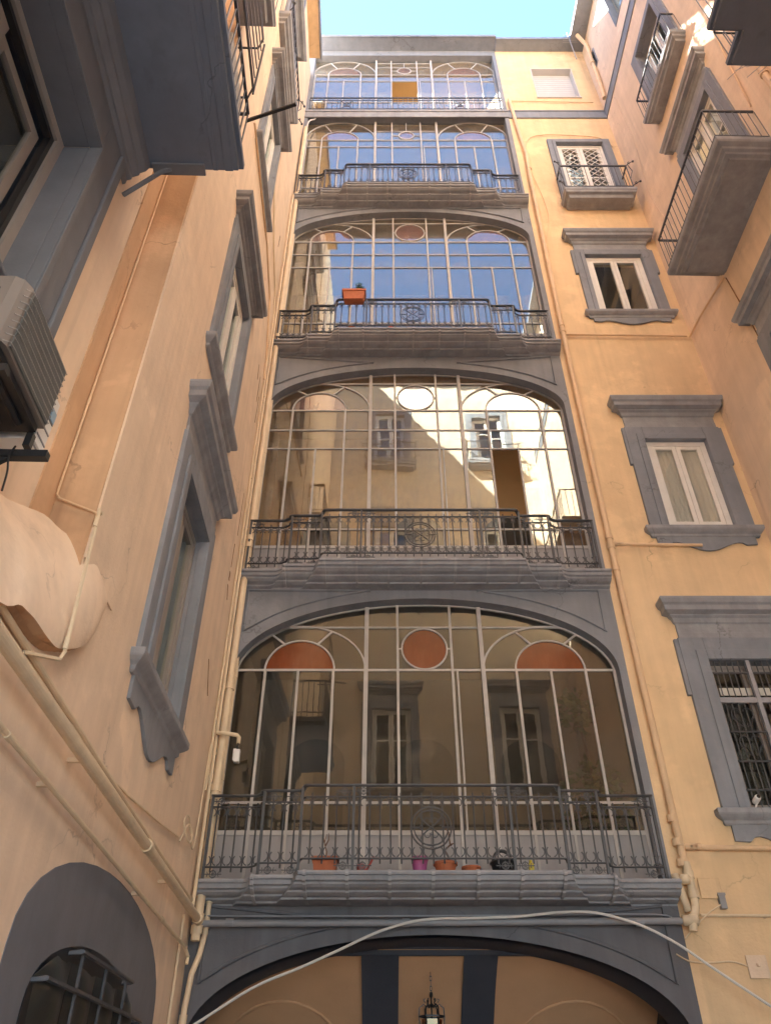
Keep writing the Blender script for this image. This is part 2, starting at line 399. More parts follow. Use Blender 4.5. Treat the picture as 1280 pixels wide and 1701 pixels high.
# roof with projecting eave
m = MB(); m.box(BL, BR, -.42, 2.0, 29.742, 29.80); m.box(BL, BR, 3.3, 3.7, 29.742, 29.80); m.box(BL, BR, -.45, -.42, 29.72, 29.86); m.build('eave', M['trim'], gal)
m = MB(); m.box(BL, BR, -.30, 2.0, 29.80, 29.95); m.box(BL, BR, 3.3, 3.7, 29.80, 29.95); m.build('roof', M['slab'], gal)

def poly_pane(pts, parent, mat, y=.20, name='pane'):
    m = MB(); cx = sum(p[0] for p in pts) / len(pts); cz = sum(p[1] for p in pts) / len(pts)
    m.prism([(x - cx, z - cz) for x, z in pts], -.003, .003)
    o = m.build(name, M[mat], parent, loc=(cx, y, cz))
    o.rotation_euler = (RND.uniform(-.0022, .0022), 0, RND.uniform(-.003, .003)); return o
def rect_pane(a, b, c, d, parent, mat): return poly_pane([(a, c), (b, c), (b, d), (a, d)], parent, mat)
GY = .20
def vbar(x, z0, z1, parent, w=.045, name='mullion', d=.05):
    m = MB(); m.box(x - w * .42, x + w * .42, GY - d * .7, GY + .012, z0, z1); return m.build(name, M['frame'], parent)
def hbar(x0, x1, z, parent, h=.04, name='transom', d=.038):
    m = MB(); m.box(x0, x1, GY - d * .5, GY + .01, z - h * .42, z + h * .42); return m.build(name, M['frame'], parent)
def arcbar(pts, parent, closed=False, w=.018, name='fanlight_bar'):
    m = MB(); m.tube([(x, GY - .008, z) for x, z in pts], w, 4, closed, ry=.022); return m.build(name, M['frame'], parent)

def gallery(fl, rail, low, bars, trans, upper, top, gl, lun, circ_r, circ_z, ob, missing=(), sub_top=None, center_bars=()):
    """one storey of glazing: bottom board, panes, mullions, fanlights"""
    arch = fl in ARCH
    m = MB(); m.box(XS[0] - .02, XS[-1] + .02, GY - .012, GY + .04, SLAB[fl], rail)
    win = m.build('gallery_window', M['apron'], gal)
    for i in range(len(XS) - 1):                         # shallow panels on the board below the glass
        if i in (2, 9): continue
    ztop = lambda x: (arch_z(fl, x) - .012) if arch else top
    hbar(XS[0] - .02, XS[-1] + .02, rail, win, .07, 'bottom_rail', .055)
    main = [1, 3, 4, 5, 6, 7, 8, 10]
    subs = [2, 9]
    subz = sub_top if sub_top else trans
    for k in main:
        x = XS[k]; hi = trans if k in (1, 3, 8, 10) else ztop(x)
        vbar(x, SLAB[fl], hi, win, .075 if k in (4, 7) else .045, d=.075 if k in (4, 7) else .05)
    for k in subs: vbar(XS[k], SLAB[fl], subz, win, .04, d=.047)
    for k in (0, 11): vbar(XS[k] + (.02 if k == 0 else -.02), SLAB[fl], trans, win, .05, d=.044)
    vbar(XS[6] + .075, rail, trans if fl == 1 else bars[-1], win, .03, d=.044)
    hbar(XS[0], XS[-1], trans, win, .045)
    for z in bars: hbar(XS[0], XS[-1], z, win, .032)
    hbar(XS[0], XS[-1], low, win, .04)
    for z in center_bars: hbar(XS[4], XS[7], z, win, .032)
    if upper:
        if arch:
            u = (upper - ARCH[fl][0]) / ARCH[fl][1]; h = HW * sqrt(max(0, 1 - u * u)); hbar(CX - h + .05, CX + h - .05, upper, win, .035)
        else: hbar(XS[4], XS[7], upper, win, .035)
    # panes under the transom
    levels = [rail, low] + list(reversed(bars)) + [trans]
    for li in range(len(levels) - 1):
        z0, z1 = levels[li], levels[li + 1]
        nosub = z0 >= subz - .01
        ids = [k for k in range(12) if not (nosub and k in subs)]
        for p, q in zip(ids[:-1], ids[1:]):
            if (li, p) in missing: continue
            rect_pane(XS[p], XS[q], z0, z1, win, gl)
    # above the transom: three centre columns
    tops = [trans] + ([upper] if upper else [])
    for p in (4, 5, 6):
        x0, x1 = XS[p], XS[p + 1]
        zu = upper if upper else min(ztop(x0), ztop(x1))
        if p == 5:
            cx = (x0 + x1) / 2 ; n = 22
            cpts = [(cx + circ_r * cos(2 * pi * k / n), circ_z + circ_r * sin(2 * pi * k / n)) for k in range(n)]
            poly_pane(cpts, win, lun, name='round_pane')
            h = n // 2
            right = [cpts[(-h // 2 + k) % n] for k in range(h + 1)]       # lower point round the right to the top
            a = int(n * .75); lowp, highp = cpts[a], cpts[n // 4]
            rt = [(cx, trans)] + [(x1, trans), (x1, zu), (cx, zu)] + [cpts[(n // 4 - k) % n] for k in range(0, n // 2 + 1)]
            lt = [(cx, trans)] + [(x0, trans), (x0, zu), (cx, zu)] + [cpts[(n // 4 + k) % n] for k in range(0, n // 2 + 1)]
            poly_pane(rt, win, gl); poly_pane(lt, win, gl)
            arcbar([(cx + (circ_r + .02) * cos(2 * pi * k / 28), circ_z + (circ_r + .02) * sin(2 * pi * k / 28)) for k in range(28)], win, True, name='round_frame')
            for s in (-1, 1):
                hbar(*sorted((cx + s * (circ_r + .01), x0 if s < 0 else x1)), circ_z, win, .028, 'spoke')
                z0s, z1s = sorted((circ_z + s * (circ_r + .01), trans if s < 0 else zu))
                if z1s > z0s: vbar(cx, z0s, z1s, win, .028, 'spoke', .03)
        else: rect_pane(x0, x1, trans, zu, win, gl)
        if upper and arch:
            poly_pane([(x0, upper), (x1, upper), (x1, ztop(x1)), ((x0 + x1) / 2, ztop((x0 + x1) / 2)), (x0, ztop(x0))], win, gl)
        elif upper: rect_pane(x0, x1, upper, top, win, gl)
    # fanlights
    for s in (-1, 1):
        fx = (XS[1] + XS[3]) / 2 if s < 0 else (XS[8] + XS[10]) / 2
        xp = XS[4] if s < 0 else XS[7]; xe = XS[0] if s < 0 else XS[11]
        ra, rb = .52, .49; oa, obb = abs(xp - fx) - .01, ob
        inner = [(fx + ra * cos(pi * k / 20), trans + rb * sin(pi * k / 20)) for k in range(21)]
        poly_pane([(x, z) for x, z in inner], win, lun, name='lunette')
        arcbar([(fx + (ra + .015) * cos(pi * k / 20), trans + (rb + .015) * sin(pi * k / 20)) for k in range(21)], win)
        def outer(t):
            x = fx + oa * cos(t); z = trans + obb * sin(t)
            if s < 0: x = max(x, xe)
            else: x = min(x, xe)
            return (x, min(z, ztop(x)))
        arcbar([outer(pi * k / 26) for k in range(27)], win)
        cuts = [0, radians(62), radians(118), pi]
        for c0, c1 in zip(cuts[:-1], cuts[1:]):
            o_ = [outer(c0 + (c1 - c0) * k / 9) for k in range(10)]
            i_ = [(fx + ra * cos(c0 + (c1 - c0) * k / 9), trans + rb * sin(c0 + (c1 - c0) * k / 9)) for k in range(10)]
            poly_pane(o_ + i_[::-1], win, gl)
        for c0 in cuts[1:3]:
            o_ = outer(c0); arcbar([(fx + ra * cos(c0), trans + rb * sin(c0)), o_], win, name='spoke')
        # corner towards the centre post, and the strip under the arch
        c0, c1 = (0, pi / 2) if s < 0 else (pi, pi / 2)
        o_ = [outer(c0 + (c1 - c0) * k / 12) for k in range(13)]
        zu = (upper if (upper and arch) else (ztop(fx) if arch else top))
        zc = min(zu, ztop(xp)) if arch else top
        poly_pane(o_ + [(fx, max(o_[-1][1], min(zc, ztop(fx))))] + [(xp, zc)], win, gl)
        if upper and arch:
            pts = []
            u = (upper - ARCH[fl][0]) / ARCH[fl][1]; h = HW * sqrt(max(0, 1 - u * u)); xl = CX + s * h
            for k in range(9): x = xl + (xp - xl) * k / 8; pts.append((x, max(upper, ztop(x))))
            pts.append((xp, upper)); poly_pane(pts, win, gl)
        if not arch:
            o2 = [outer(c1 + ((pi if s < 0 else 0) - c1) * k / 12) for k in range(13)]
            poly_pane(o2 + [(xe, top), (fx, top)], win, gl)
    # arch liner, the frame that meets the masonry
    if arch:
        arcbar([(CX - (HW - .02) * cos(pi * k / 40), ARCH[fl][0] + (ARCH[fl][1] - .02) * sin(pi * k / 40)) for k in range(41)], win, w=.016, name='arch_frame')
    return win

gallery(1, 4.64, 5.04, [], 7.044, 7.789, None, 'glass_low', 'amber', .335, 7.41, .76)
gallery(2, 9.37, 9.76, [12.19, 11.695], 12.737, 13.513, None, 'glass_mid', 'rose', .345, 13.11, .77, missing={(0, 8), (1, 8)}, sub_top=11.695)
gallery(3, 15.10, 15.50, [18.14, 17.61], 18.689, 19.514, None, 'glass', 'rose', .345, 19.105, .77, sub_top=17.61)
gallery(4, 20.86, 21.26, [23.514], 23.92, 25.0, 25.34, 'glass', 'rose', .20, 24.20, 1.06, sub_top=23.514, center_bars=(24.46,))
gallery(5, 25.62, 26.35, [27.848], 28.312, 29.2, 29.36, 'glass', 'rose', .20, 28.62, 1.0, missing={(1, 5)}, sub_top=27.848, center_bars=(28.868,))

# rooms behind the galleries
for fl, z0, z1, dp in ((1, 3.72, 8.30, 3.0), (2, 8.40, 14.1, 2.4), (3, 14.16, 19.9, 2.6), (4, 19.93, 25.0, 2.6), (5, 25.05, 29.74, 3.5)):
    m = MB(); a, b = BL + .05, BR - .05
    m.box(a, a + .1, .26, dp, z0 + .1, z1); m.box(b - .1, b, .26, dp, z0 + .1, z1); m.box(a, b, dp, dp + .1, z0 + .1, z1); (m.box(a, b, .25, dp + .1, z1 - .04, z1 + .12) if fl < 5 else (m.box(a, b, .25, 2.0, z1 - .04, z1 + .0), m.box(a, b, 3.3, dp + .1, z1 - .04, z1 + .0)))
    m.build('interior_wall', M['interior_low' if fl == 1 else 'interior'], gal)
    m = MB(); m.box(a, b, .22, dp, z0, z0 + .22); m.build('interior_floor', M['dim'], gal)
    m = MB()
    for x0 in (-1.75, .2, 2.1):                          # arched doorways on the far wall of the gallery
        w = 1.0; pts = [(x0 - .05, z0 + .3), (x0 + w, z0 + .3)] + [(x0 + w / 2 + (w / 2 + .02) * cos(pi * k / 10), z0 + 2.9 + .45 * sin(pi * k / 10)) for k in range(11)]
        m.prism(pts, dp - .03, dp - .004)
    m.build('inner_doorway', M['dim'], gal)

# ------------------------------------------------------------------ gallery balconies
def plan(yl, ym, yc, off=0., x0=-2.30, x1=3.53):
    """balcony outline: low sides, stepped middle pieces, bowed-out centre; off pushes it outwards"""
    L = [(x0, yl), (-1.80, yl), (-1.70, yl - .012), (-1.62, yl + (ym - yl) * .45), (-1.57, ym), (-1.30, ym), (-1.13, ym), (-1.08, ym - .02), (-1.05, ym + (yc - ym) * .55), (-1.02, yc + .025), (-.96, yc)]
    Rr = [(1.17 - x, y) for x, y in L[1:]][::-1] + [(x1, yl)]
    P = L + [(-.5, yc), (.585, yc), (1.6, yc)] + Rr
    return [(x - (off if x < .5 else -off) * (.9 if abs(x - .585) < 2.4 else 0), y - off) for x, y in P]
def fine(P, n=4):
    Q = []
    for i in range(len(P) - 1):
        p0, p1, p2, p3 = P[max(0, i - 1)], P[i], P[i + 1], P[min(len(P) - 1, i + 2)]
        seg = sqrt((p2[0] - p1[0]) ** 2 + (p2[1] - p1[1]) ** 2)
        k = n if seg < .2 else 1
        for j in range(k):
            t = j / k
            f = lambda a: .5 * (2 * p1[a] + (p2[a] - p0[a]) * t + (2 * p0[a] - 5 * p1[a] + 4 * p2[a] - p3[a]) * t * t + (-p0[a] + 3 * p1[a] - 3 * p2[a] + p3[a]) * t ** 3)
            Q.append((f(0), f(1)) if k > 1 else (p1[0], p1[1]))
    Q.append(P[-1]); return Q
HR, SR, BRL = 1.03, .885, .145
def arc3(cx, cz, r, a0, a1, n=6): return [(cx + r * cos(radians(a0 + (a1 - a0) * k / n)), 0, cz + r * sin(radians(a0 + (a1 - a0) * k / n))) for k in range(n + 1)]
def baluster_mesh(scroll=True):
    m = MB(); m.tube([(0, 0, .085), (0, 0, .935)], .011, 5)
    if scroll:
        for s in (-1, 1):
            c = s * .0675
            a = [(s * (.0675 - x) if False else c + .055 * cos(radians(t if s > 0 else 180 - t)), 0, .225 + .062 * sin(radians(t))) for t in range(128, 284, 26)]
            m.tube(a, .0095, 4)
            a = [(c + .052 * cos(radians(t if s > 0 else 180 - t)), 0, .815 + .055 * sin(radians(t))) for t in range(82, 239, 26)]
            m.tube(a, .0085, 4)
    return m.mesh('baluster', M['iron'])
def rosette_mesh():
    m = MB(); m.tube([(.042 * cos(2 * pi * k / 10), 0, .042 * sin(2 * pi * k / 10)) for k in range(10)], .008, 4, True)
    m.tube([(-.11, 0, 0), (.11, 0, 0)], .007, 4); m.tube([(0, 0, -.055), (0, 0, .055)], .006, 4)
    m.tube([(-.03, 0, -.03), (.03, 0, .03)], .005, 4); m.tube([(.03, 0, -.03), (-.03, 0, .03)], .005, 4)
    for s in (-1, 1): m.tube([(s * .075, 0, -.03), (s * .062, 0, 0), (s * .075, 0, .03)], .006, 4)
    return m.mesh('rosette', M['iron'])
def medallion_mesh(R=.25):
    m = MB()
    for r, t in ((R, .011), (R * .84, .009)): m.tube([(r * cos(2 * pi * k / 32), 0, r * sin(2 * pi * k / 32)) for k in range(32)], t, 5, True)
    eight = [(.135 * sin(2 * t), -.004, .205 * cos(t) - .0) for t in [2 * pi * k / 40 for k in range(40)]]
    m.tube(eight, .010, 5, True)
    for s in (-1, 1):
        m.tube([(s * R * 1.06, 0, 0), (s * R * .55, 0, 0)], .011, 5)
        for q in (-1, 1):
            m.tube([(s * (.012 + .035 - .035 * cos(radians(t))), .004, q * .085 + q * .035 * sin(radians(t))) for t in range(-40, 241, 35)], .007, 4)
            m.tube([(s * R * .58, 0, 0), (s * R * .50, 0, q * .035), (s * R * .42, 0, q * .02)], .007, 4)
    m.tube([(0, 0, -R), (0, 0, -.06)], .008, 4); m.tube([(0, 0, .06), (0, 0, R)], .008, 4)
    return m.mesh('medallion', M['iron'])
BAL, ROS, MED = baluster_mesh(), rosette_mesh(), medallion_mesh()
PROF = [(0, 0), (-.028, -.008), (-.034, -.03), (-.028, -.05), (.0, -.056), (.006, -.105), (.05, -.118), (.06, -.14), (.11, -.165), (.19, -.178), (.20, -.20), (.27, -.222), (.34, -.228), (.35, -.25)]
def gallery_balcony(fl, yl, ym, yc, label):
    z = SLAB[fl]; out = .055
    base = fine(plan(yl, ym, yc, out, BL + .28, BR))
    m = MB(); rows = [[(x, 0, z) for x, y in base], [(x, y + .0, z) for x, y in base]]
    for bk, dz in PROF:
        rows.append([(x - (.6 * bk if x < .585 else -.6 * bk) * (1 if .15 < abs(x - .585) < 2.6 else 0), min(-.002, y + bk), z + dz) for x, y in base])
    rows.append([(x, 0, z + PROF[-1][1]) for x, y in base])
    m.grid(rows); m.build_ = None
    n = len(base)
    m.add([r[0] for r in rows], [tuple(range(len(rows)))]); m.add([r[-1] for r in rows], [tuple(range(len(rows)))])
    bal = m.build('balcony', M['slab'], gal, label)
    path = fine(plan(yl, ym, yc))
    for nm, h, r, ry in (('handrail', HR, .02, .032), ('upper_rail', SR, .011, .017), ('lower_rail', BRL, .012, .018)):
        m = MB(); m.tube([(x, y, z + h) for x, y in path], ry, 6, ry=r); m.build(nm, M['iron'], bal, smooth=True)
    posts = [(-2.28, yl), (-1.57, ym), (-1.06, yc + .05), (-.40, yc), (1.57, yc), (2.23, yc + .05), (2.74, ym), (3.51, yl)]
    pme = MB().box(-.017, .017, -.017, .017, 0, HR).mesh('post', M['iron'])
    for x, y in posts: place('post', pme, bal, loc=(x, y, z))
    for a, b, y in ((-2.20, -1.68, yl), (-1.45, -1.16, ym), (-.93, -.46, yc), (-.33, 1.50, yc), (1.64, 2.11, yc), (2.33, 2.62, ym), (2.85, 3.43, yl)):
        k = max(2, round((b - a) / .135)); st = (b - a) / k
        for i in range(k + 1):
            if abs(y - yc) < .01 and False: continue
            place('baluster', BAL, bal, loc=(a + i * st, y, z))
    for hz in ((HR + SR) / 2, .062):
        for x, y in ((-2.16, yl), (-1.45, ym), (-1.17, ym), (-.52, yc), (-.28, yc), (1.45, yc), (1.69, yc), (2.34, ym), (2.62, ym), (3.36, yl)):
            place('rosette', ROS, bal, loc=(x, y, z + hz))
    place('medallion', MED, bal, loc=(.565, yc - .022, z + .50))
    for x, yy in ((-1.62, ym), (-.97, yc), (-.46, yc), (.05, yc), (.57, yc), (1.11, yc), (1.63, yc), (2.14, yc), (2.79, ym)):
        m = MB(); pr = [(.10, .012)] + PROF[:-1] + [(abs(yy) - .02, -.245)]
        pts = [(min(-.012, yy - out + bk), z + dz) for bk, dz in pr]
        rows = [[(x - .019, y - .026, q - .016), (x + .019, y - .026, q - .016)] for y, q in pts]
        back = [[(x - .019, y + .02, q + .012), (x + .019, y + .02, q + .012)] for y, q in pts]
        m.grid(rows); m.grid(back)
        for s in (0, 1): m.grid([[a[s] for a in rows], [a[s] for a in back]])
        m.build('strap', M['strap'], bal)
    return bal
gallery_balcony(1, -.25, -.45, -.66, 'lowest iron balcony with potted plants, just above the entrance arch')
gallery_balcony(2, -.20, -.34, -.50, 'second iron balcony from the ground, under the open sliding pane')
gallery_balcony(3, -.20, -.34, -.50, 'third iron balcony, with the terracotta planter on its rail')
gallery_balcony(4, -.20, -.34, -.50, 'highest bowed iron balcony, below the straight railing')
# top storey: a low straight railing
m = MB(); z = 25.30
m.tube([(-2.30, -.04, z + .82), (3.53, -.04, z + .82)], .022, 6)
rl = m.build('railing', M['iron'], gal, 'low straight railing of the top gallery')
m = MB(); m.tube([(-2.30, -.04, z + .10), (3.53, -.04, z + .10)], .014, 5); m.build('lower_rail', M['iron'], rl)
m = MB(); m.tube([(-2.30, -.04, z + .66), (3.53, -.04, z + .66)], .012, 5); m.build('upper_rail', M['iron'], rl)
tb = MB().tube([(0, 0, 0), (0, 0, .82)], .010, 5).mesh('baluster', M['iron'])
for k in range(38):
    x = -2.22 + k * (5.66 / 37)
    if abs(x + 1.17) > .2 and abs(x - 2.25) > .2: place('baluster', tb, rl, loc=(x, -.04, z))
for x in (-1.17, 2.25):
    m = MB(); ring(m, x - .2, x + .2, z + .1, z + .66, .02, -.05, -.03)
    m.tube([(x - .17, -.04, z + .12), (x, -.04, z + .36), (x + .17, -.04, z + .62)], .014, 4); m.tube([(x + .17, -.04, z + .12), (x, -.04, z + .36), (x - .17, -.04, z + .62)], .014, 4)
    m.tube([(x + .1 * cos(2 * pi * k / 14), -.045, z + .37 + .13 * sin(2 * pi * k / 14)) for k in range(14)], .014, 4, True)
    m.build('ornament_panel', M['iron'], rl)

# ------------------------------------------------------------------ entrance passage (vault seen through the arch)
m = MB(); m.box(-1.0, 2.2, .63, .70, 3.265, 3.5); m.build('vault_beam', M['rib'], gal)
def vault_z(t): return 3.33 - .50 * t - .12 * t * t
ys = [k * .2 for k in range(14)]
m = MB(); m.grid([[(x, .62 + t, vault_z(t)) for x in (BL + .02, CX, BR - .02)] for t in ys])
m.grid([[(x, .62 + t, vault_z(t) + .12) for x in (BL + .02, CX, BR - .02)] for t in ys]); m.build('passage_vault', M['hall'], gal, smooth=True)
for a, b in ((-.31, .17), (1.01, 1.44)):
    m = MB(); m.grid([[(a, .62 + t, vault_z(t) + .02), (a, .62 + t, vault_z(t) - .06), (b, .62 + t, vault_z(t) - .06), (b, .62 + t, vault_z(t) + .02)] for t in ys], False); m.build('vault_rib', M['rib'], gal)
for sx, span in ((-1, (-2.3, -.45)), (1, (1.6, 3.45)), (0, (.22, .96))):      # raised edges of the vault lunettes
    xa, xb = span
    pts = [((xa + xb) / 2 + (xb - xa) / 2 * cos(pi * k / 16), .62 + 1.9 - 1.1 * sin(pi * k / 16) * (1.0 if sx else .8), 0) for k in range(17)]
    m = MB(); m.tube([(x, y, vault_z(y - .62) - .004) for x, y, _ in pts], .022, 6); m.build('groin', M['hall'], gal, smooth=True)
m = MB(); m.box(BL, BR, 3.2, 3.3, 0, 3.2); m.build('passage_wall', M['hall'], gal)
m = MB(); m.box(BL, BR, .62, 3.4, 3.46, 3.70); m.box(BL - .2, BL, .62, 3.4, 0, 3.42); m.box(BR, BR + .2, .62, 3.4, 0, 3.42); m.build('passage_wall', M['dim'], gal)

# =================================================================== REAR BUILDING (orange wall right of the galleries)
rear = thing('rear_building', 'orange plastered rear wall with five windows right of the glazed galleries', 'building', (0, D, 0))
BW = [(4.90, 6.08, 4.89, 7.10), (4.90, 6.05, 9.64, 11.72), (4.735, 6.08, 15.62, 17.78), (4.80, 6.12, 20.2, 23.30), (4.70, 5.97, 26.25, 28.30)]
m = MB(); wall_grid(m, 3.652, 7.2, 0, 29.70, [(a - .03, b + .03, c - .03, d + .03) for a, b, c, d in BW], .012, .30); m.build('wall', M['peach'], rear)
m = MB(); m.box(3.652, 7.2, -.03, .012, 24.87, 25.26); m.box(3.652, 7.2, -.05, .012, 25.26, 25.31); m.build('string_course', M['trim'], rear)
m = MB(); m.box(3.652, 7.2, -.36, 3.2, 29.70, 29.76); m.box(3.652, 7.2, -.39, -.36, 29.68, 29.83); m.build('eave', M['trim'], rear)
m = MB(); m.box(3.652, 12, 2.5, 2.8, 0, 29.7); m.box(3.652, 7.2, .4, 3.2, 29.76, 29.9); m.build('roof', M['slab'], rear)
a, b, c, d = BW[1]
window(rear, a, b, c, d, .33, .10, .05, 1.1, True, .29, 'window with cream blinds drawn behind white casements', sash=dict(y=.03, frame_mat='white', fw=.10, leaf=.075, curtain='blind'), frieze=.12)
a, b, c, d = BW[2]
window(rear, a, b, c, d, .235, .10, .07, 1.05, True, .22, 'window with bare glass between white casements', sash=dict(y=.03, frame_mat='white', fw=.11, leaf=.07), frieze=.07)
a, b, c, d = BW[0]
w1 = window(rear, a, b, c, d, .38, .22, .06, 1.05, True, .38, 'lowest window, behind a scrolled iron grille', sash=dict(y=.15, frame_mat='alu', fw=.05, leaf=.055), frieze=.10)
# grille: thick middle post and transom, thin bars, scrolls
m = MB(); m.box(5.46, 5.52, -.03, .02, c, d); m.box(a, b, -.02, .015, 6.42, 6.50); m.build('grille_frame', M['strap'], w1)
gb = MB().tube([(0, 0, c), (0, 0, d)], .0095, 5).mesh('grille_bar', M['iron'])
for k in range(1, 13):
    x = a + k * (b - a) / 13
    if abs(x - 5.49) > .04: place('grille_bar', gb, w1, loc=(x, .0, 0))
for zz_ in (5.15, 5.55, 5.98, 6.9):
    m = MB(); m.box(a, b, -.012, .012, zz_ - .012, zz_ + .012); m.build('grille_rail', M['iron'], w1)
for x0 in (5.18, 5.78):
    for z0 in (5.76, 6.18):
        m = MB()
        for s in (-1, 1):
            m.tube([(x0 + s * (.02 + .075 * (1 - cos(t)) * .9), -.02, z0 + .10 - .012 * t + .07 * sin(t)) for t in [k * .45 for k in range(11)]], .009, 4)
            m.tube([(x0 + s * .15, -.02, z0 + .02), (x0 + s * .09, -.02, z0 - .09), (x0 + s * .03, -.02, z0 - .13), (x0 + s * .035, -.02, z0 - .08)], .009, 4)
        m.build('scroll', M['iron'], w1)
m = MB(); m.box(a + .12, b - .12, .13, .15, 6.60, 6.72); m.build('shutter_box', M['white'], w1)
# French window with lattice glass and a small balcony
a, b, c, d = BW[3]
w4 = window(rear, a, b, c, d, .22, .14, 0, None, False, None, 'balcony window with white diamond lattice leaves', sash=dict(y=.05, frame_mat='white', fw=.07, leaf=.09, cross=(21.6,)))
for i in range(2):
    m = MB()
    x0 = a + .16 + i * .60; x1 = x0 + .44
    for z0, z1 in ((21.66, 23.1), (20.5, 21.54)):
        k = int((z1 - z0) / .22)
        for j in range(k):
            zc = z0 + (j + .5) * (z1 - z0) / k; hh = (z1 - z0) / k / 2
            for q in range(2):
                xc = x0 + (q + .5) * .22
                for s in (-1, 1):
                    m.tube([(xc - .11, .055, zc - s * hh), (xc + .11, .055, zc + s * hh)], .012, 4)
    m.build('lattice', M['white'], w4)
def small_balcony(root, x0, x1, z, p, label, rail=1.0, nb=12, fancy=False, prof=None, mat='slab', thick=.16):
    m = MB(); pr = prof or [(p - .12, z - .33), (p - .10, z - .22), (p - .03, z - .20), (p - .02, z - .13), (p, z - .11), (p, z - .01), (p - .01, z)]
    rows = [[(x0 + (p - q), 0, h), (x0 + (p - q), -q, h), (x1 - (p - q), -q, h), (x1 - (p - q), 0, h)] for q, h in pr]
    m.grid(rows)
    for r in (rows[0], rows[-1]): m.add(r, [(0, 1, 2, 3)])
    b = m.build('balcony', M[mat], root, label)
    i = .05
    path = [(x0 + i, -.02), (x0 + i, -p + i), (x1 - i, -p + i), (x1 - i, -.02)]
    for nm, h, r in (('handrail', rail, .024), ('lower_rail', .10, .012)):
        m = MB()
        for q in range(3): m.tube([(*path[q], z + h), (*path[q + 1], z + h)], r, 4, ry=r * 1.3)
        m.build(nm, M['iron'], b)
    me = MB().tube([(0, 0, 0), (0, 0, rail)], .0085, 5).mesh('baluster', M['iron'])
    L = x1 - x0 - 2 * i
    for k in range(nb + 1): place('baluster', me, b, loc=(x0 + i + L * k / nb, -p + i, z))
    ks = max(2, round((p - i) / (L / nb)))
    for k in range(1, ks + 1):
        for x in (x0 + i, x1 - i): place('baluster', me, b, loc=(x, -p + i + (p - i) * k / ks, z))
    if fancy:
        for s, x in ((-1, x0 + i), (1, x1 - i)):
            for h in (.12, rail):
                m = MB(); m.tube([(x, -p + i, z + h), (x + s * .07, -p - .03, z + h)], .012, 5)
                m.tube([(x + s * (.07 + .045 * cos(t)), -p - .03, z + h + .05 * sin(t)) for t in [radians(90 + q * 30) for q in range(7)]], .011, 5)
                m.tube([(x + s * .07, -p - .03, z + h), (x + s * .15, -p - .07, z + h)], .011, 5)
                m.lathe([(.004, -.03), (.026, -.015), (.026, .015), (.004, .03)], (x + s * .15, -p - .07, z + h), 8)
                m.build('scroll', M['iron'], b)
            m = MB(); m.tube([(x, -p + i, z), (x, -p + i, z + rail)], .016, 5)
            m.tube([(x, -p + i, z + .45), (x + s * .08, -p - .01, z + .75), (x + s * .02, -p, z + rail)], .011, 5); m.build('corner_post', M['iron'], b)
    return b
small_balcony(rear, 4.52, 6.36, 20.17, .46, 'small iron balcony with scrolled corner brackets', 1.12, 11, True)
# attic window, shutter down
a, b, c, d = BW[4]
m = MB(); m.box(a - .03, a, -.004, .3, c, d); m.box(b, b + .03, -.004, .3, c, d); m.box(a - .03, b + .03, -.004, .3, d, d + .03); m.box(a - .05, b + .05, -.03, .3, c - .04, c)
w5 = m.build('window', M['shutter'], rear, 'attic window closed by a pale roller shutter')
for k in range(14):
    m = MB(); z0 = c + k * (d - c) / 14; m.box(a, b, .20, .225, z0 + .006, z0 + (d - c) / 14 - .004); m.build('slat', M['shutter'], w5)
m = MB(); m.box(a, b, .24, .26, c, d); m.build('room', M['dim'], w5)

# =================================================================== RIGHT BUILDING
right = thing('right_building', 'right-hand peach wing with balconies and a grey eave above', 'building', RIGHT_O, RIGHT_A)
RW = [(2.22, 3.46, 20.6, 23.45), (2.25, 3.60, 14.72, 18.25), (2.22, 3.60, 9.60, 12.10), (.34, .62, 27.35, 28.25), (6.9, 8.2, 14.75, 17.9), (2.0, 3.2, 26.2, 28.5), (2.3, 3.6, 4.9, 7.1), (6.9, 8.2, 20.6, 23.4)]
m = MB(); wall_grid(m, -.35, 15.5, 0, 29.55, [(a - .03, b + .03, c - .03, d + .03) for a, b, c, d in RW], 0, .3); m.build('wall', M['cream'], right)
m = MB(); m.box(-.35, 15.5, 5, 5.2, 0, 29.5); m.box(-.35, 15.5, .3, 5.2, 29.5, 29.7); m.box(15.3, 15.5, .3, 5.0, 0, 29.5); m.build('roof', M['slab'], right)
m = MB(); m.box(-.0, 15.5, -.03, 0, 24.87, 25.26); m.box(-.0, 15.5, -.05, 0, 25.26, 25.31); m.build('string_course', M['trim'], right)
m = MB(); m.box(.38, 15.5, -.46, .2, 29.55, 29.62); m.box(.38, 15.5, -.50, -.46, 29.53, 29.72); m.build('eave', M['trim'], right)
a, b, c, d = RW[0]
window(right, a, b, c, d, .30, .30, 0, None, False, None, 'highest window of the right wing, with a deep grey reveal', sash=dict(y=.22, frame_mat='white', fw=.06, leaf=.08, cross=(21.5, 22.4)))
small_balcony(right, 1.84, 3.88, 20.62, .36, 'narrow iron balcony under the roof of the right wing', 1.02, 14, prof=[(.22, 20.34), (.24, 20.40), (.30, 20.42), (.31, 20.47), (.35, 20.50), (.36, 20.60), (.35, 20.62)])
a, b, c, d = RW[1]
window(right, a, b, c, d, .30, .16, 0, 1.1, False, None, 'tall balcony door with white leaves under a heavy cornice', sash=dict(y=.06, frame_mat='white', fw=.08, leaf=.10, cross=(15.6, 17.2), curtain='blind'), cpad=.10, frieze=.12)
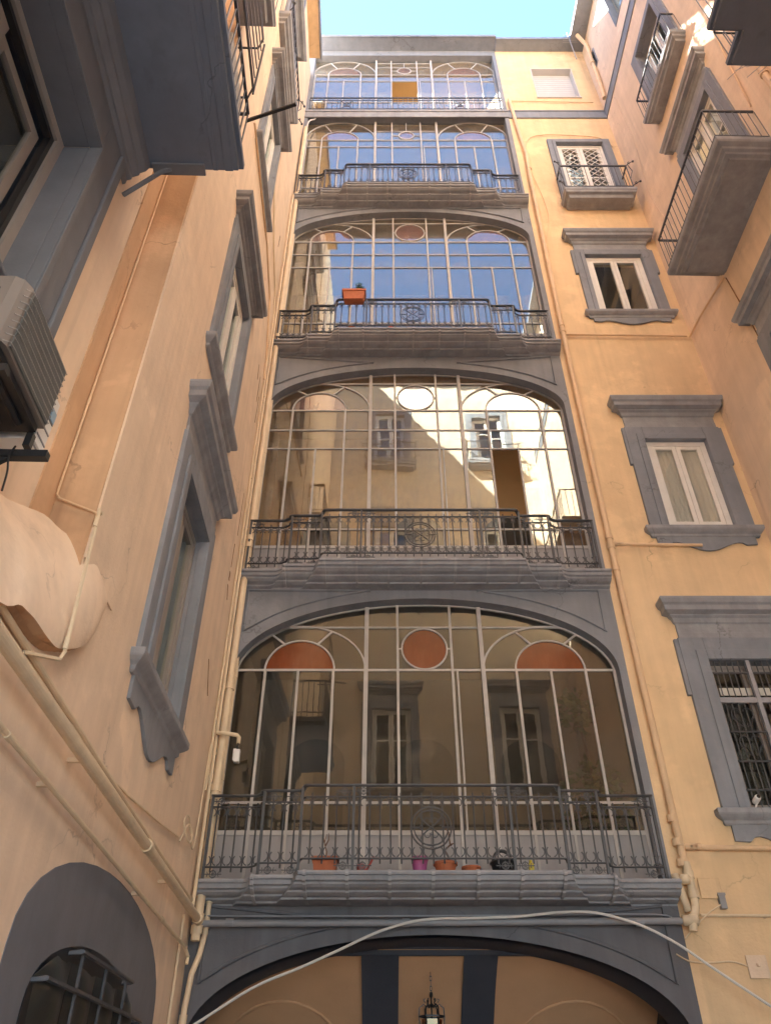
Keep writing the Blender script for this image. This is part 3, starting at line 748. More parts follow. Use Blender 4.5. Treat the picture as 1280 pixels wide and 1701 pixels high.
small_balcony(right, 1.56, 4.26, 14.86, 1.0, 'wide balcony of the right wing with plain iron bars', 1.02, 19,
              prof=[(.76, 14.50), (.78, 14.53), (.84, 14.54), (.85, 14.59), (.90, 14.61), (.91, 14.66), (.98, 14.70), (1.0, 14.74), (1.0, 14.83), (.99, 14.86)])
a, b, c, d = RW[2]
window(right, a, b, c, d, .34, .16, .06, 1.1, True, .3, 'window below the wide balcony', sash=dict(y=.06, frame_mat='white'), cpad=.08, frieze=.14)
for q, lab in ((4, 'door of the stepped balcony'), (7, 'upper window nearest the camera on the right')):
    a, b, c, d = RW[q]; window(right, a, b, c, d, .3, .16, 0, 1.0, False, None, lab, sash=dict(y=.06, frame_mat='white'))
a, b, c, d = RW[6]; window(right, a, b, c, d, .3, .16, 0, 1.0, True, None, 'ground storey window of the right wing', sash=dict(y=.06, frame_mat='white'))
for q in (3, 5):
    a, b, c, d = RW[q]; m = MB(); ring(m, a - .03, b + .03, c - .03, d + .03, .05, -.02, .2); w = m.build('window', M['trim'], right)
    m = MB(); m.box(a, b, .18, .19, c, d); m.build('pane', M['pane'], w)
    m = MB(); m.box(a - .1, b + .1, .6, .62, c - .1, d + .1); m.build('room', M['dim'], w)
# stepped balcony seen from right underneath
m = MB(); m.hprism([(5.44, 0), (5.44, -1.18), (5.93, -1.18), (5.93, -1.66), (9.0, -1.66), (9.0, 0)], 14.72, 14.93)
m.hprism([(5.39, 0), (5.39, -1.23), (5.88, -1.23), (5.88, -1.71), (9.05, -1.71), (9.05, 0)], 14.80, 14.90)
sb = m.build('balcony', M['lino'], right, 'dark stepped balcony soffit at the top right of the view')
m = MB()
for p, q in (((5.46, -.02), (5.46, -1.16)), ((5.46, -1.16), (5.95, -1.16)), ((5.95, -1.16), (5.95, -1.64)), ((5.95, -1.64), (9, -1.64))):
    m.tube([(*p, 15.93), (*q, 15.93)], .02, 4); k = max(2, int(sqrt((q[0] - p[0]) ** 2 + (q[1] - p[1]) ** 2) / .13))
    for i in range(k): m.tube([(p[0] + (q[0] - p[0]) * i / k, p[1] + (q[1] - p[1]) * i / k, 14.9), (p[0] + (q[0] - p[0]) * i / k, p[1] + (q[1] - p[1]) * i / k, 15.93)], .009, 4)
m.build('railing', M['iron'], sb)

# =================================================================== LEFT BUILDING
left = thing('left_building', 'left-hand peach wing with grey framed windows, a deep chase and a barred niche', 'building', LEFT_O, LEFT_A)
LW = [(-3.95, -2.60, 4.97, 7.44), (-3.92, -2.56, 9.55, 12.08), (-3.80, -2.55, 15.35, 18.05), (-3.6, -2.5, 20.3, 23.0), (-3.7, -2.5, 25.0, 27.0)]
m = MB(); wall_grid(m, -5.90, .30, 0, 27.86, [(a - .03, b + .03, c - .03, d + .03) for a, b, c, d in LW], 0, .36)
m.box(-5.9, -5.13, -.016, .0, 4.9, 27.86)
m.build('wall', M['cream'], left)
NB = (-9.25, -7.27, 6.0, 8.34)
m = MB(); wall_grid(m, -15.5, -5.90, 4.1, 32.4, [(NB[0] - .03, NB[1] + .03, NB[2] - .03, NB[3] + .03), (-9.1, -7.4, 9.35, 12.3), (-9.1, -7.4, 15.35, 18.2)], .36, .3)
m.box(-15.5, -5.90, .0, .7, 0, 4.1); m.build('recessed_wall', M['cream'], left)
m = MB(); m.box(-5.915, -5.9005, .004, .36, 4.1, 27.86); m.box(-6.22, -5.915, .345, .36, 4.1, 27.86); m.build('chase', M['chase'], left)
m = MB(); m.box(-15.5, .30, 5, 5.2, 0, 27.8); m.box(-5.9, .30, .36, 5.2, 27.8, 28.0); m.box(-15.5, -5.9, .36, 5.2, 32.4, 32.6); m.box(-15.5, -15.3, .7, 5, 0, 32.4); m.box(-15.5, -5.9, 5, 5.2, 27.8, 32.4); m.box(-6.0, -5.9, .66, 5.2, 27.8, 32.4); m.build('roof', M['slab'], left)
m = MB(); m.box(-5.9, -.50, -.33, .36, 27.86, 28.05); m.build('eave_soffit', M['peach'], left)
m = MB(); m.box(-5.9, -.48, -.39, -.33, 27.84, 28.10); m.build('gutter', M['trim'], left)
a, b, c, d = LW[0]
window(left, a, b, c, d, .36, .28, 0, 1.05, True, .42, 'lowest window of the left wing, with a scalloped grey apron', sash=dict(y=.10, frame_mat='alu', fw=.07, leaf=.09), frieze=.10)
a, b, c, d = LW[1]
window(left, a, b, c, d, .30, .10, .0, .85, True, None, 'second window of the left wing with pale casements', sash=dict(y=.04, frame_mat='white', fw=.12, leaf=.10, curtain=None), frieze=.03)
a, b, c, d = LW[2]
window(left, a, b, c, d, .25, .10, .0, .7, True, None, 'third window of the left wing under a moulded hood', sash=dict(y=.04, frame_mat='white', fw=.12, leaf=.10), frieze=.012)
a, b, c, d = LW[3]
window(left, a, b, c, d, .33, .10, .0, .8, False, None, 'balcony window near the top of the left wing', sash=dict(y=.04, frame_mat='white'))
small_balcony(left, -4.32, -1.95, 20.42, .26, 'shallow balcony high on the left wing, with finials on its rail', 1.05, 15, True, prof=[(.12, 20.10), (.14, 20.16), (.19, 20.18), (.20, 20.24), (.25, 20.28), (.26, 20.40), (.25, 20.42)])
a, b, c, d = LW[4]
window(left, a, b, c, d, .2, .10, 0, None, True, None, 'attic window of the left wing', sash=dict(y=.04, frame_mat='white'))
# large near window under the balcony
a, b, c, d = NB
m = MB()
m.box(b, b + .40, .30, .40, c - .6, d + .46); m.box(a - .40, a, .30, .40, c - .6, d + .46); m.box(a, b, .30, .40, d, d + .46)
m.box(b + .30, b + .40, .265, .30, c - .6, d + .46); m.box(b, b + .08, .28, .30, c - .6, d + .08); m.box(a - .4, a - .3, .265, .30, c - .6, d + .46); m.box(a, b, .28, .30, d, d + .08)
m.box(b - .002, b + .03, .40, .95, c, d); m.box(a - .03, a, .40, .95, c, d); m.box(a, b, .40, .95, d, d + .03); m.box(a, b, .30, .95, c - .03, c)
nw = m.build('window', M['dark'], left, 'big nearest window in a dark frame under the overhanging balcony')
m = MB(); ring(m, a, b, c, d, .10, .62, .72); m.build('window_frame', M['alu'], nw)
m = MB(); ring(m, a + .10, b - .10, c + .1, d - .1, .05, .65, .71); m.build('screen_frame', M['black'], nw)
for k in range(2):
    x0 = a + .16 + k * .84; m = MB(); ring(m, x0, x0 + .83, c + .16, d - .16, .10, .70 + .05 * k, .75 + .05 * k); m.build('sash', M['alu'], nw)
    m = MB(); m.box(x0 + .09, x0 + .74, .725 + .05 * k, .731 + .05 * k, c + .25, d - .25); m.build('pane', M['pane'], nw)
m = MB(); m.box(a - .3, b + .3, .96, 3, c - .3, d + .3); m.f = [f for k, f in enumerate(m.f) if k != 2]; m.build('room', M['dim'], nw)
# overhanging balcony on moulded corbel table
m = MB(); X0, X1 = -9.85, -6.69
m.hprism([(X0, .36), (X0, -.75), (X1, -.75), (X1, .36)], 9.10, 9.32)
for q, zz0, zz1 in ((.72, 9.075, 9.10), (.60, 9.06, 9.075)):
    pass
m.hprism([(X0 - .03, .36), (X0 - .03, -.79), (X1 + .03, -.79), (X1 + .03, .36)], 9.18, 9.27)
m.box(X0, X1, -.70, -.62, 9.085, 9.10); m.box(X0, X1, -.55, -.50, 9.09, 9.10)
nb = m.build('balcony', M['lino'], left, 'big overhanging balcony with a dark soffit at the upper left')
m = MB(); rows = []
for y, z in ((.33, 8.74), (.30, 8.76), (.30, 8.82), (.26, 8.84), (.26, 8.88), (.20, 8.92), (.20, 8.96), (.15, 9.00), (.13, 9.06), (.12, 9.10), (.36, 9.10)):
    rows.append([(X0, y, z), (X1 - .02, y, z)])
m.grid(rows, True); m.build('corbel', M['dark'], nb)
for nm, h, r in (('handrail', 10.27, .022), ('lower_rail', 9.45, .014)):
    m = MB(); m.tube([(X0 + .05, -.72, h), (X1 - .03, -.72, h)], r, 4); m.tube([(X1 - .03, -.72, h), (X1 - .03, .34, h)], r, 4); m.tube([(X0 + .05, -.72, h), (X0 + .05, .34, h)], r, 4); m.build(nm, M['iron'], nb)
me = MB().tube([(0, 0, 9.3), (0, 0, 10.27)], .010, 5).mesh('baluster', M['iron'])
for k in range(25): place('baluster', me, nb, loc=(X1 - .03 - k * .128, -.72, 0))
for k in range(1, 8): place('baluster', me, nb, loc=(X1 - .03, -.72 + k * .135, 0))
m = MB(); m.box(X1 - .9, X1 - .2, -.69, -.62, 9.55, 10.1); m.build('privacy_panel', M['shutter'], nb)
m = MB(); m.tube([(-6.62, .34, 8.71), (-6.70, .0, 9.03), (-6.70, -.08, 9.08)], .028, 4); m.box(-6.76, -6.64, -.42, .10, 9.07, 9.10); m.build('brace', M['dark'], nb)
# upper balconies of the near bay, only their undersides and rails can show
for zb in (15.0,):
    b_ = small_balcony(left, -8.9, -5.95, zb, .55, 'narrow upper balcony on the left, partly hidden by the big one', 1.02, 20)
# plaster swelling below the chase
m = MB()
tops = [(-9.2, .33, 4.62), (-7.6, .33, 4.66), (-6.77, .33, 4.84), (-6.50, .32, 4.93), (-6.13, .28, 5.12), (-5.95, .20, 5.11), (-5.80, .06, 5.07), (-5.62, .0, 5.02), (-5.30, -.01, 4.92)]
bots = [(-9.2, -.06, 3.82), (-7.6, -.10, 3.86), (-7.00, -.11, 3.82), (-6.76, -.11, 3.96), (-6.52, -.11, 3.97), (-6.26, -.11, 4.00), (-6.02, -.10, 4.08), (-5.62, -.10, 4.33), (-5.26, -.012, 4.86)]
def spread(P, n=4):
    Q = []
    for i in range(len(P) - 1):
        p0, p1, p2, p3 = [Vector(P[max(0, min(len(P) - 1, i + k))]) for k in (-1, 0, 1, 2)]
        for j in range(n):
            t = j / n; Q.append(tuple(.5 * (2 * p1 + (p2 - p0) * t + (2 * p0 - 5 * p1 + 4 * p2 - p3) * t * t + (3 * p1 - p0 - 3 * p2 + p3) * t ** 3)))
    return Q + [tuple(P[-1])]
tops, bots = spread(tops), spread(bots)
rows = []
for k in range(17):
    t = k / 16; row = []
    for a_, b_ in zip(tops, bots):
        bul = (-.055 * sin(pi * t) ** .7) * (1 if a_[0] < -5.7 else max(.15, 1 - (a_[0] + 5.7) * 2))
        row.append((a_[0] + (b_[0] - a_[0]) * t, a_[1] + (b_[1] - a_[1]) * t + bul + .006 * sin(5 * t + 4 * a_[0]), a_[2] + (b_[2] - a_[2]) * t + .012 * sin(11 * a_[0]) * (t > .9)))
    rows.append(row)
under = [[(x, y, z) for x, y, z in rows[-1]], [(x + .01, y * .45, z + .0 + .02 * sin(9 * x)) for x, y, z in rows[-1]], [(x + .01, .02, z - .03) for x, y, z in rows[-1]]]
m.grid(rows); m.grid([rows[0], [(x, .37, z + .03) for x, y, z in rows[0]]])
ps = m.build('plaster_swelling', M['cream'], left, 'broken plaster boss at the foot of the chase', smooth=True)
m = MB(); m.grid(under); m.build('broken_underside', M['chase'], ps)
# barred niche, painted grey, with black plastic sheeting behind the bars
def niche_pts(x0, x1, zs, zt, n=18):
    xc, hw = (x0 + x1) / 2, (x1 - x0) / 2
    return [(x1, .4), (x1, zs)] + [(xc + hw * cos(pi * k / n), zs + (zt - zs) * sin(pi * k / n) ** .9) for k in range(1, n)] + [(x0, zs), (x0, .4)]
m = MB(); m.prism(niche_pts(-5.42, -1.26, 2.42, 3.24), -.006, .004)
ni = m.build('niche_panel', M['dark'], left, 'grey painted arch around the barred opening')
m = MB(); m.prism(niche_pts(-4.95, -2.15, 2.15, 2.66), -.012, .0); m.build('opening', M['black'], ni)
for i in range(4):
    for j in range(3):
        x0 = -4.85 + i * .66; z0 = 1.18 + j * .44
        m = MB(); rows = []
        for q in range(7):
            row = []
            for p in range(7):
                u, v = p / 6, q / 6; x = x0 + .66 * u; z = z0 + .44 * v; xc = (x + 3.55) / 1.42
                z = min(z, 2.15 + .49 * sqrt(max(0, 1 - xc * xc)))
                bulge = .05 * (sin(pi * u) * sin(pi * v)) ** .5 + .012 * sin(9 * x + 5 * z)
                row.append((x, -.018 - bulge, z))
            rows.append(row)
        m.grid(rows); m.build('sheeting', M['tarp'], ni, smooth=True)
for k, z in enumerate((2.56, 2.32, 2.04, 1.74, 1.42)):
    hw = (.78, 1.36, 1.45, 1.45, 1.45)[k]
    xc = (-3.50, -3.53, -3.55, -3.55, -3.55)[k]
    m = MB(); m.tube([(xc - hw, -.01, z - .01), (xc - hw, -.105, z), (xc + hw, -.105, z), (xc + hw, -.01, z - .01)], .018, 5); m.build('grille_bar', M['iron'], ni)
for x in (-4.2, -3.54, -2.88):
    m = MB(); m.tube([(x, -.09, .9), (x, -.09, 2.55)], .014, 5); m.build('grille_upright', M['iron'], ni)
# scars in the plaster beside the corner
for x, z0, z1, w, tl in ((-1.05, 6.05, 6.45, .018, -.25), (-.78, 8.3, 8.75, .012, .02), (-.80, 8.05, 8.2, .04, .0), (-.75, 12.0, 12.7, .012, .02), (-.95, 12.4, 12.75, .02, -.04), (-.62, 11.6, 12.3, .014, .03), (-.9, 16.8, 17.3, .012, .05), (-.66, 9.0, 9.9, .008, .02), (-.72, 7.75, 7.95, .03, -.1)):
    m = MB(); k = 6; pts = []
    for i in range(k + 1): t = i / k; pts.append((x + tl * t - w * (.4 + .6 * RND.random()), z0 + (z1 - z0) * t))
    for i in range(k, -1, -1): t = i / k; pts.append((x + tl * t + w * (.4 + .6 * RND.random()), z0 + (z1 - z0) * t))
    m.prism(pts, -.006, .002); m.build('plaster_scar', M['scar'], left)

# =================================================================== OPPOSITE BUILDING (seen only mirrored in the glass)
opp = thing('opposite_building', 'cream courtyard wing mirrored in the gallery glass', 'building', (0, -4.0, 0), pi)
cols = [(-.9, .45), (-5.45, -4.1)]
OW = [(a, b, c, d) for a, b in cols for c, d in ((10.2, 13.0), (18.2, 21.0), (24.6, 27.6))]
m = MB(); wall_grid(m, -7, 4.5, 7.0, 30.2, [(a - .03, b + .03, c - .03, d + .03) for a, b, c, d in OW], 0, .3); m.build('wall', M['opp'], opp)
m = MB(); m.box(-7, 4.5, 3, 3.2, 7.0, 30.2); m.box(-7, -6.8, .3, 3, 7.0, 30.2); m.box(-7, 4.5, .3, 3.2, 7.0, 7.2); m.box(-7, 4.5, .3, 3.2, 30.0, 30.2); m.build('roof', M['slab'], opp)
m = MB(); m.box(-7, 4.5, -.4, .3, 30.2, 30.3); m.build('eave', M['trim'], opp)
for k, (a, b, c, d) in enumerate(OW):
    up = c > 23
    window(opp, a, b, c, d, .3, .16, 0, None if up else 1.1, not up, None, None, sash=dict(y=.08, frame_mat='white', cross=((c + d) / 2 + .3,)))
    if up: small_balcony(opp, a - .55, b + .55, c - .05, .5, None, 1.0, 14, True)
for x in (-6.9, -2.2, 2.6):  # unseen open ground floor, added so light fills the lower courtyard
    m = MB(); m.box(x - .3, x + .3, .0, .6, 0, 6.6); m.box(x - .38, x + .38, -.06, .66, 6.6, 7.0); m.build('fill_opening_pier', M['opp'], opp)

# =================================================================== PIPES, CABLES AND SMALL THINGS
def pipe(name, label, cat, root, pts, r, mat, rings=(), n=10, ring_r=1.28, group=None, clips=()):
    t = put(thing(name, label, cat, group=group), root)
    if cat == 'cable': pts = spread(pts, 5)
    m = MB(); m.tube(pts, r, n + 6 if r > .03 else n); m.build('tube', M[mat], t)
    for p, q in rings:
        p, q = Vector(p), Vector(q); dv = (q - p).normalized() * .045
        m = MB(); m.tube([p - dv, p - dv * .5, p + dv * .5, p + dv], r * ring_r, n + 4); m.build('coupling', M[mat], t)
    for p in clips:
        m = MB(); m.box(p[0] - .015, p[0] + .015, p[1], p[1] + .14, p[2] - .015, p[2] + .015); m.build('bracket', M[mat], t)
    return t
def up(x, y, z): return ((x, y, z), (x, y, z + 1))
def al(x, y, z): return ((x, y, z), (x + 1, y, z))
# left corner risers
pipe('drain_pipe', 'thick cream drain pipe running up the left corner beside the galleries', 'pipe', left,
     [(-.16, -.11, 3.3), (-.16, -.11, 14), (-.14, -.11, 24.0)], .055, 'pipe', [up(-.16, -.11, z) for z in (3.42, 3.55, 4.4, 5.0, 5.12, 6.6, 9.15, 9.3, 14.6, 20.3)], clips=[(-.16, -.11, z) for z in (5.6, 9.5, 13.5, 18)])
pipe('conduit', 'thin cream conduit left of the thick corner pipe', 'pipe', left, [(-.34, -.06, 3.6), (-.34, -.06, 9), (-.33, -.06, 20.0)], .022, 'pipe', [up(-.34, -.06, z) for z in (5.2, 8.4, 12.6)], clips=[(-.34, -.06, z) for z in (6, 10.5)])
pipe('conduit', 'second thin conduit nearest the wall in the left corner', 'pipe', left, [(-.43, -.03, 5.0), (-.43, -.03, 15), (-.60, -.03, 15.4), (-1.4, -.03, 15.9), (-2.4, -.03, 17.0)], .016, 'pipe')
pipe('conduit', 'twin conduit slanting under the third left window to the corner', 'pipe', left, [(-.50, -.03, 12.9), (-.55, -.03, 13.4), (-1.1, -.04, 14.6), (-2.1, -.04, 15.0), (-4.4, -.04, 15.05)], .018, 'pipe_o')
pipe('water_pipe', 'bent lower water pipe in the left corner beside the entrance', 'pipe', left,
     [(-.05, -.20, 3.95), (-.05, -.20, 3.4), (-.10, -.17, 3.15), (-.20, -.13, 2.95), (-.24, -.11, 2.6), (-.24, -.11, 0)], .034, 'pipe', [up(-.05, -.20, z) for z in (3.9, 3.78, 3.5)] + [up(-.24, -.11, 2.5)])
pipe('conduit', 'faint conduit low on the left wall near the entrance', 'pipe', left, [(-.62, -.03, 3.5), (-.62, -.03, 0)], .016, 'pipe')
# long horizontal pipes on the left wing
pipe('drain_pipe', 'fat sloping drain pipe along the lower left wall', 'pipe', left, [(-9.5, -.14, 3.72), (-4.9, -.14, 3.61), (-.22, -.14, 3.50)], .047, 'pipe', [al(-3.2, -.14, 3.57), al(-.35, -.14, 3.505), al(-7.9, -.14, 3.68)], clips=[(-2.0, -.14, 3.54), (-5.2, -.14, 3.62)])
pipe('conduit', 'slim conduit running just above the fat sloping pipe', 'pipe', left, [(-9.0, -.035, 3.98), (-4.4, -.035, 3.80), (-.25, -.035, 3.70)], .024, 'pipe')
pipe('water_pipe', 'thin water pipe below the fat one, crossing the grey niche top', 'pipe', left, [(-9.0, -.08, 3.42), (-6.4, -.08, 3.33), (-.53, -.08, 3.17), (-.40, -.10, 3.10), (-.42, -.10, 3.02)], .019, 'pipe', [al(-6.35, -.08, 3.328), al(-1.9, -.08, 3.21)], clips=[(-2.9, -.08, 3.235), (-5.6, -.08, 3.31)])
pipe('cable', 'slack painted cable sagging across the lower left wall', 'cable', left, [(-7.0, -.02, 3.86), (-6.1, -.02, 3.80), (-5.2, -.025, 3.81), (-4.0, -.025, 3.84), (-2.9, -.025, 3.95), (-2.2, -.025, 4.03), (-1.5, -.02, 4.125)], .013, 'pipe', n=6)
pipe('cable', 'loose loop of wire hanging by the left corner', 'cable', left, [(-1.40, -.02, 4.1), (-1.2, -.05, 4.35), (-1.05, -.08, 4.25), (-1.3, -.10, 4.12), (-1.5, -.06, 4.28), (-1.15, -.03, 4.45), (-.7, -.03, 4.2), (-.62, -.04, 4.6), (-.55, -.03, 5.1), (-.5, -.03, 5.6)], .009, 'pipe', n=5)
pipe('conduit', 'thin conduit down the shaded orange chase, stepping out above the broken boss', 'pipe', left,
     [(-5.96, .325, 12), (-5.96, .325, 5.45), (-5.95, .30, 5.42), (-5.93, .0, 5.30), (-5.93, -.03, 5.26)], .010, 'pipe_o', [up(-5.96, .325, z) for z in (6.5, 7.4, 8.6)], n=6)
pipe('conduit', 'straight thin conduit crossing the broken boss, turning back at its foot', 'pipe', left, [(-6.15, -.125, 5.15), (-6.12, -.135, 4.6), (-6.07, -.135, 4.02), (-6.10, -.13, 3.95), (-6.42, -.04, 3.83)], .014, 'pipe', [up(-6.15, -.127, 5.04), up(-6.08, -.135, 4.08)], n=6)
pipe('conduit', 'short elbow linking the chase conduit to the boss conduit', 'pipe', left, [(-5.93, -.03, 5.27), (-6.05, -.10, 5.20), (-6.15, -.125, 5.15)], .014, 'pipe', n=6)
pipe('water_pipe', 'slim riser hard against the gallery edge in the left corner', 'pipe', left, [(.07, -.12, 3.75), (.07, -.12, 12), (.08, -.12, 20.5)], .035, 'pipe', [up(.07, -.12, z) for z in (4.3, 5.35, 6.9, 8.3, 11.5, 14.1)], clips=[(.07, -.12, z) for z in (6.2, 10.2)])
pipe('cable', 'white cord draped beside the top galleries at the left corner', 'cable', left, [(.02, -.20, 25.9), (.05, -.34, 25.2), (.03, -.30, 24.9), (-.08, -.16, 24.5), (-.12, -.12, 23.6), (-.15, -.12, 22.0), (-.16, -.16, 21.0)], .02, 'cable', n=6)
# rear wall pipes
pipe('drain_pipe', 'orange painted drain pipe beside the right edge of the galleries', 'pipe', rear,
     [(3.83, -.07, 4.15), (3.80, -.07, 9), (3.80, -.07, 15), (3.86, -.07, 21.4), (3.90, -.06, 22.6), (3.83, -.05, 24.0), (3.76, -.05, 26.0)], .05, 'pipe_o', [up(3.80, -.07, z) for z in (4.75, 4.45, 4.2, 8.75, 9.2, 9.4, 14.9, 15.1)] + [up(3.88, -.065, 21.8)], clips=[(3.80, -.07, z) for z in (6.5, 12, 18)])
t = pipe('drain_pipe', 'cream Y-branch of drain pipes at the right end of the lowest balcony', 'pipe', rear,
         [(3.84, -.10, 4.2), (3.84, -.11, 3.8), (3.82, -.13, 3.66), (3.74, -.16, 3.52), (3.72, -.16, 3.40)], .05, 'pipe', [((3.84, -.10, 4.05), (3.84, -.1, 5)), ((3.84, -.11, 3.82), (3.83, -.12, 3.6)), ((3.74, -.16, 3.53), (3.6, -.16, 3.53))])
m = MB(); m.tube([(3.66, -.10, 4.06), (3.69, -.11, 3.9), (3.72, -.14, 3.62)], .045, 10); m.tube([(3.62, -.16, 3.52), (3.80, -.16, 3.52)], .062, 10); m.build('branch', M['pipe'], t, smooth=True)
m = MB(); m.lathe([(.0, -.05), (.055, -.05), (.062, -.02), (.062, .03), (.045, .06), (0, .06)], (3.76, -.16, 3.98)); m.build('plug', M['pipe'], t, smooth=True)
pipe('water_pipe', 'horizontal orange pipe under the grilled window', 'pipe', rear, [(3.86, -.07, 4.40), (4.2, -.07, 4.385), (6.6, -.07, 4.36)], .032, 'pipe_o', [al(x, -.07, 4.395) for x in (3.93, 3.99, 4.05)], clips=[(5.3, -.07, 4.37)])
pipe('conduit', 'thin horizontal conduit below the cover plates at lower right', 'pipe', rear, [(3.9, -.03, 3.60), (6.6, -.03, 3.585)], .018, 'pipe', clips=[(4.7, -.03, 3.59)])
pipe('water_pipe', 'short orange pipe under the blind window', 'pipe', rear, [(3.83, -.06, 9.26), (4.5, -.06, 9.25), (5.35, -.06, 9.24)], .026, 'pipe_o', [al(x, -.06, 9.26) for x in (3.92, 3.98)])
pipe('water_pipe', 'orange pipe below the bare window, turning up the right wing', 'pipe', rear, [(3.83, -.05, 14.82), (5.0, -.05, 14.80), (6.44, -.05, 14.77)], .024, 'pipe_o', [al(x, -.05, 14.82) for x in (3.95, 4.05)])
pipe('water_pipe', 'orange pipe rising along the right wing to the wide balcony', 'pipe', right, [(.02, -.05, 14.77), (.6, -.05, 14.70), (1.75, -.05, 14.42)], .022, 'pipe_o')
pipe('gas_pipe', 'grey pipe crossing the facade under the lowest balcony', 'pipe', gal, [(-2.36, -.13, 3.49), (.6, -.13, 3.50), (3.62, -.13, 3.52)], .038, 'pipe_g', [al(x, -.13, 3.50) for x in (-1.9, .25, 3.1)], clips=[(-1.9, -.13, 3.50), (.25, -.13, 3.5), (3.05, -.13, 3.52)])
pipe('cable', 'thin dark cable lying above the grey facade pipe', 'cable', gal, [(-2.3, -.05, 3.60), (-1.8, -.08, 3.58), (1, -.08, 3.585), (3.3, -.08, 3.60), (3.45, -.06, 3.52)], .012, 'pipe_g', n=5)
pipe('cable', 'white cable arching across the whole entrance front', 'cable', gal, [(-2.45, -.55, 2.25), (-2.132, -.32, 2.445), (-1.527, -.28, 2.80), (-.985, -.26, 3.01), (-.57, -.25, 3.18), (-.072, -.22, 3.39), (.437, -.18, 3.52), (1.02, -.18, 3.54), (1.606, -.2, 3.555), (2.123, -.22, 3.597), (2.562, -.25, 3.585), (3.048, -.28, 3.45), (3.439, -.3, 3.25), (3.80, -.3, 3.00), (4.38, -.32, 2.60), (5.2, -.35, 2.05)], .016, 'cable', n=8)
# thin wires
pipe('cable', 'thin wire looping over the lattice balcony window', 'cable', rear, [(3.86, -.03, 22.4), (3.95, -.03, 23.2), (4.15, -.03, 23.65), (4.6, -.03, 23.80), (5.3, -.03, 23.76), (6.1, -.03, 23.6), (6.4, -.02, 23.1)], .014, 'pipe_o', n=5)
pipe('cable', 'hanging wire on the orange wall beside the third gallery', 'cable', rear, [(3.88, -.03, 22.0), (4.05, -.02, 20.8), (4.12, -.02, 19.6), (3.98, -.02, 18.7), (3.85, -.02, 18.0)], .008, 'pipe_o', n=4)
pipe('cable', 'long dark crack-like cable down the right wing', 'cable', right, [(1.75, -.01, 14.4), (1.85, -.012, 13.0), (1.9, -.012, 11.8), (2.0, -.012, 10.2), (2.02, -.012, 8.5)], .010, 'scar', n=4)
pipe('cable', 'thin wire down the far end of the right wing', 'cable', right, [(.7, -.012, 24.7), (.75, -.012, 22), (.55, -.012, 19.5), (.9, -.012, 17.5), (1.3, -.012, 16.0)], .010, 'cream', n=4)
pipe('conduit', 'hooked conduit stub on the right wing above the orange pipe', 'pipe', right, [(1.75, -.03, 10.3), (1.55, -.03, 10.65), (1.35, -.03, 10.5), (1.15, -.03, 9.9)], .02, 'pipe_o', n=6)
pipe('conduit', 'vertical conduit beside the wide balcony on the right wing', 'pipe', right, [(4.5, -.04, 19.2), (4.35, -.04, 17.6), (4.25, -.04, 16.0)], .018, 'pipe_o', n=6)
pipe('drain_pipe', 'fat orange drain pipe near the stepped balcony', 'pipe', right, [(4.85, -.07, 17.2), (4.85, -.07, 10)], .06, 'pipe_o', [up(4.85, -.07, 15.9)])
pipe('drain_pipe', 'orange downpipe under the eave in the rear right corner', 'pipe', right, [(.55, -.3, 29.5), (.5, -.10, 28.9), (.42, -.08, 26.4), (.35, -.08, 25.4)], .06, 'pipe_o', [up(.46, -.09, 27.6)])
pipe('conduit', 'thin conduit along the attic wall above the string course', 'pipe', rear, [(3.8, -.03, 25.95), (6.3, -.03, 25.85)], .016, 'pipe_o', n=6)

# wall plates and boxes at lower right
m = MB(); m.box(0, .27, -.018, 0, 0, .23); m.tube([(.0, -.018, .0), (.27, -.018, .0), (.27, -.018, .23), (0, -.018, .23)], .008, 4, True)
tag(m.build('cover_plate', M['peach'], None, loc=(3.97, D, 3.80)), 'painted-over square cover plate beside the drain branch', 'cover plate')
m = MB(); m.box(0, .24, -.02, 0, 0, .24); m.lathe([(.0, 0), (.02, 0), (.02, .03), (0, .03)], (.12, -.035, .12), 8)
tag(m.build('cover_plate', M['cream'], None, loc=(4.33, D, 2.93)), 'square cover plate with a central knob at the lower right edge', 'cover plate')
m = MB(); m.box(0, .075, -.07, 0, 0, .17); m.box(-.01, .085, -.075, -.06, .15, .18)
tag(m.build('junction_box', M['metal'], None, loc=(4.17, D, 3.67)), 'small grey box on the orange wall beside the cover plate', 'junction box')
pipe('cable', 'short cord from the grey box down to the drain branch', 'cable', rear, [(4.18, -.05, 3.72), (4.0, -.05, 3.62), (3.8, -.07, 3.48), (3.62, -.1, 3.33)], .010, 'pipe', n=5)
pipe('cable', 'loose cord from the pilaster to the knobbed cover plate', 'cable', rear, [(3.50, -.03, 3.18), (3.65, -.04, 3.10), (3.9, -.03, 3.09), (4.15, -.03, 3.10), (4.33, -.03, 3.05)], .010, 'pipe', n=5)
# camera on the grilled window
t = thing('security_camera', 'white security camera at the foot of the grilled window', 'camera', (4.97, D - .12, 4.98))
m = MB(); m.lathe([(.0, -.06), (.035, -.06), (.042, -.04), (.042, .05), (.034, .07), (0, .07)], n=12); o = m.build('housing', M['sign'], t, smooth=True); o.rotation_euler = (radians(70), radians(20), 0)
m = MB(); m.lathe([(0, 0), (.026, 0), (.026, .012), (0, .012)], n=12); o2 = m.build('lens', M['black'], o, loc=(0, 0, .066))
m = MB(); m.tube([(0, .02, -.04), (-.02, .06, -.1), (-.02, .12, -.11)], .014, 6); m.build('mount', M['sign'], t)
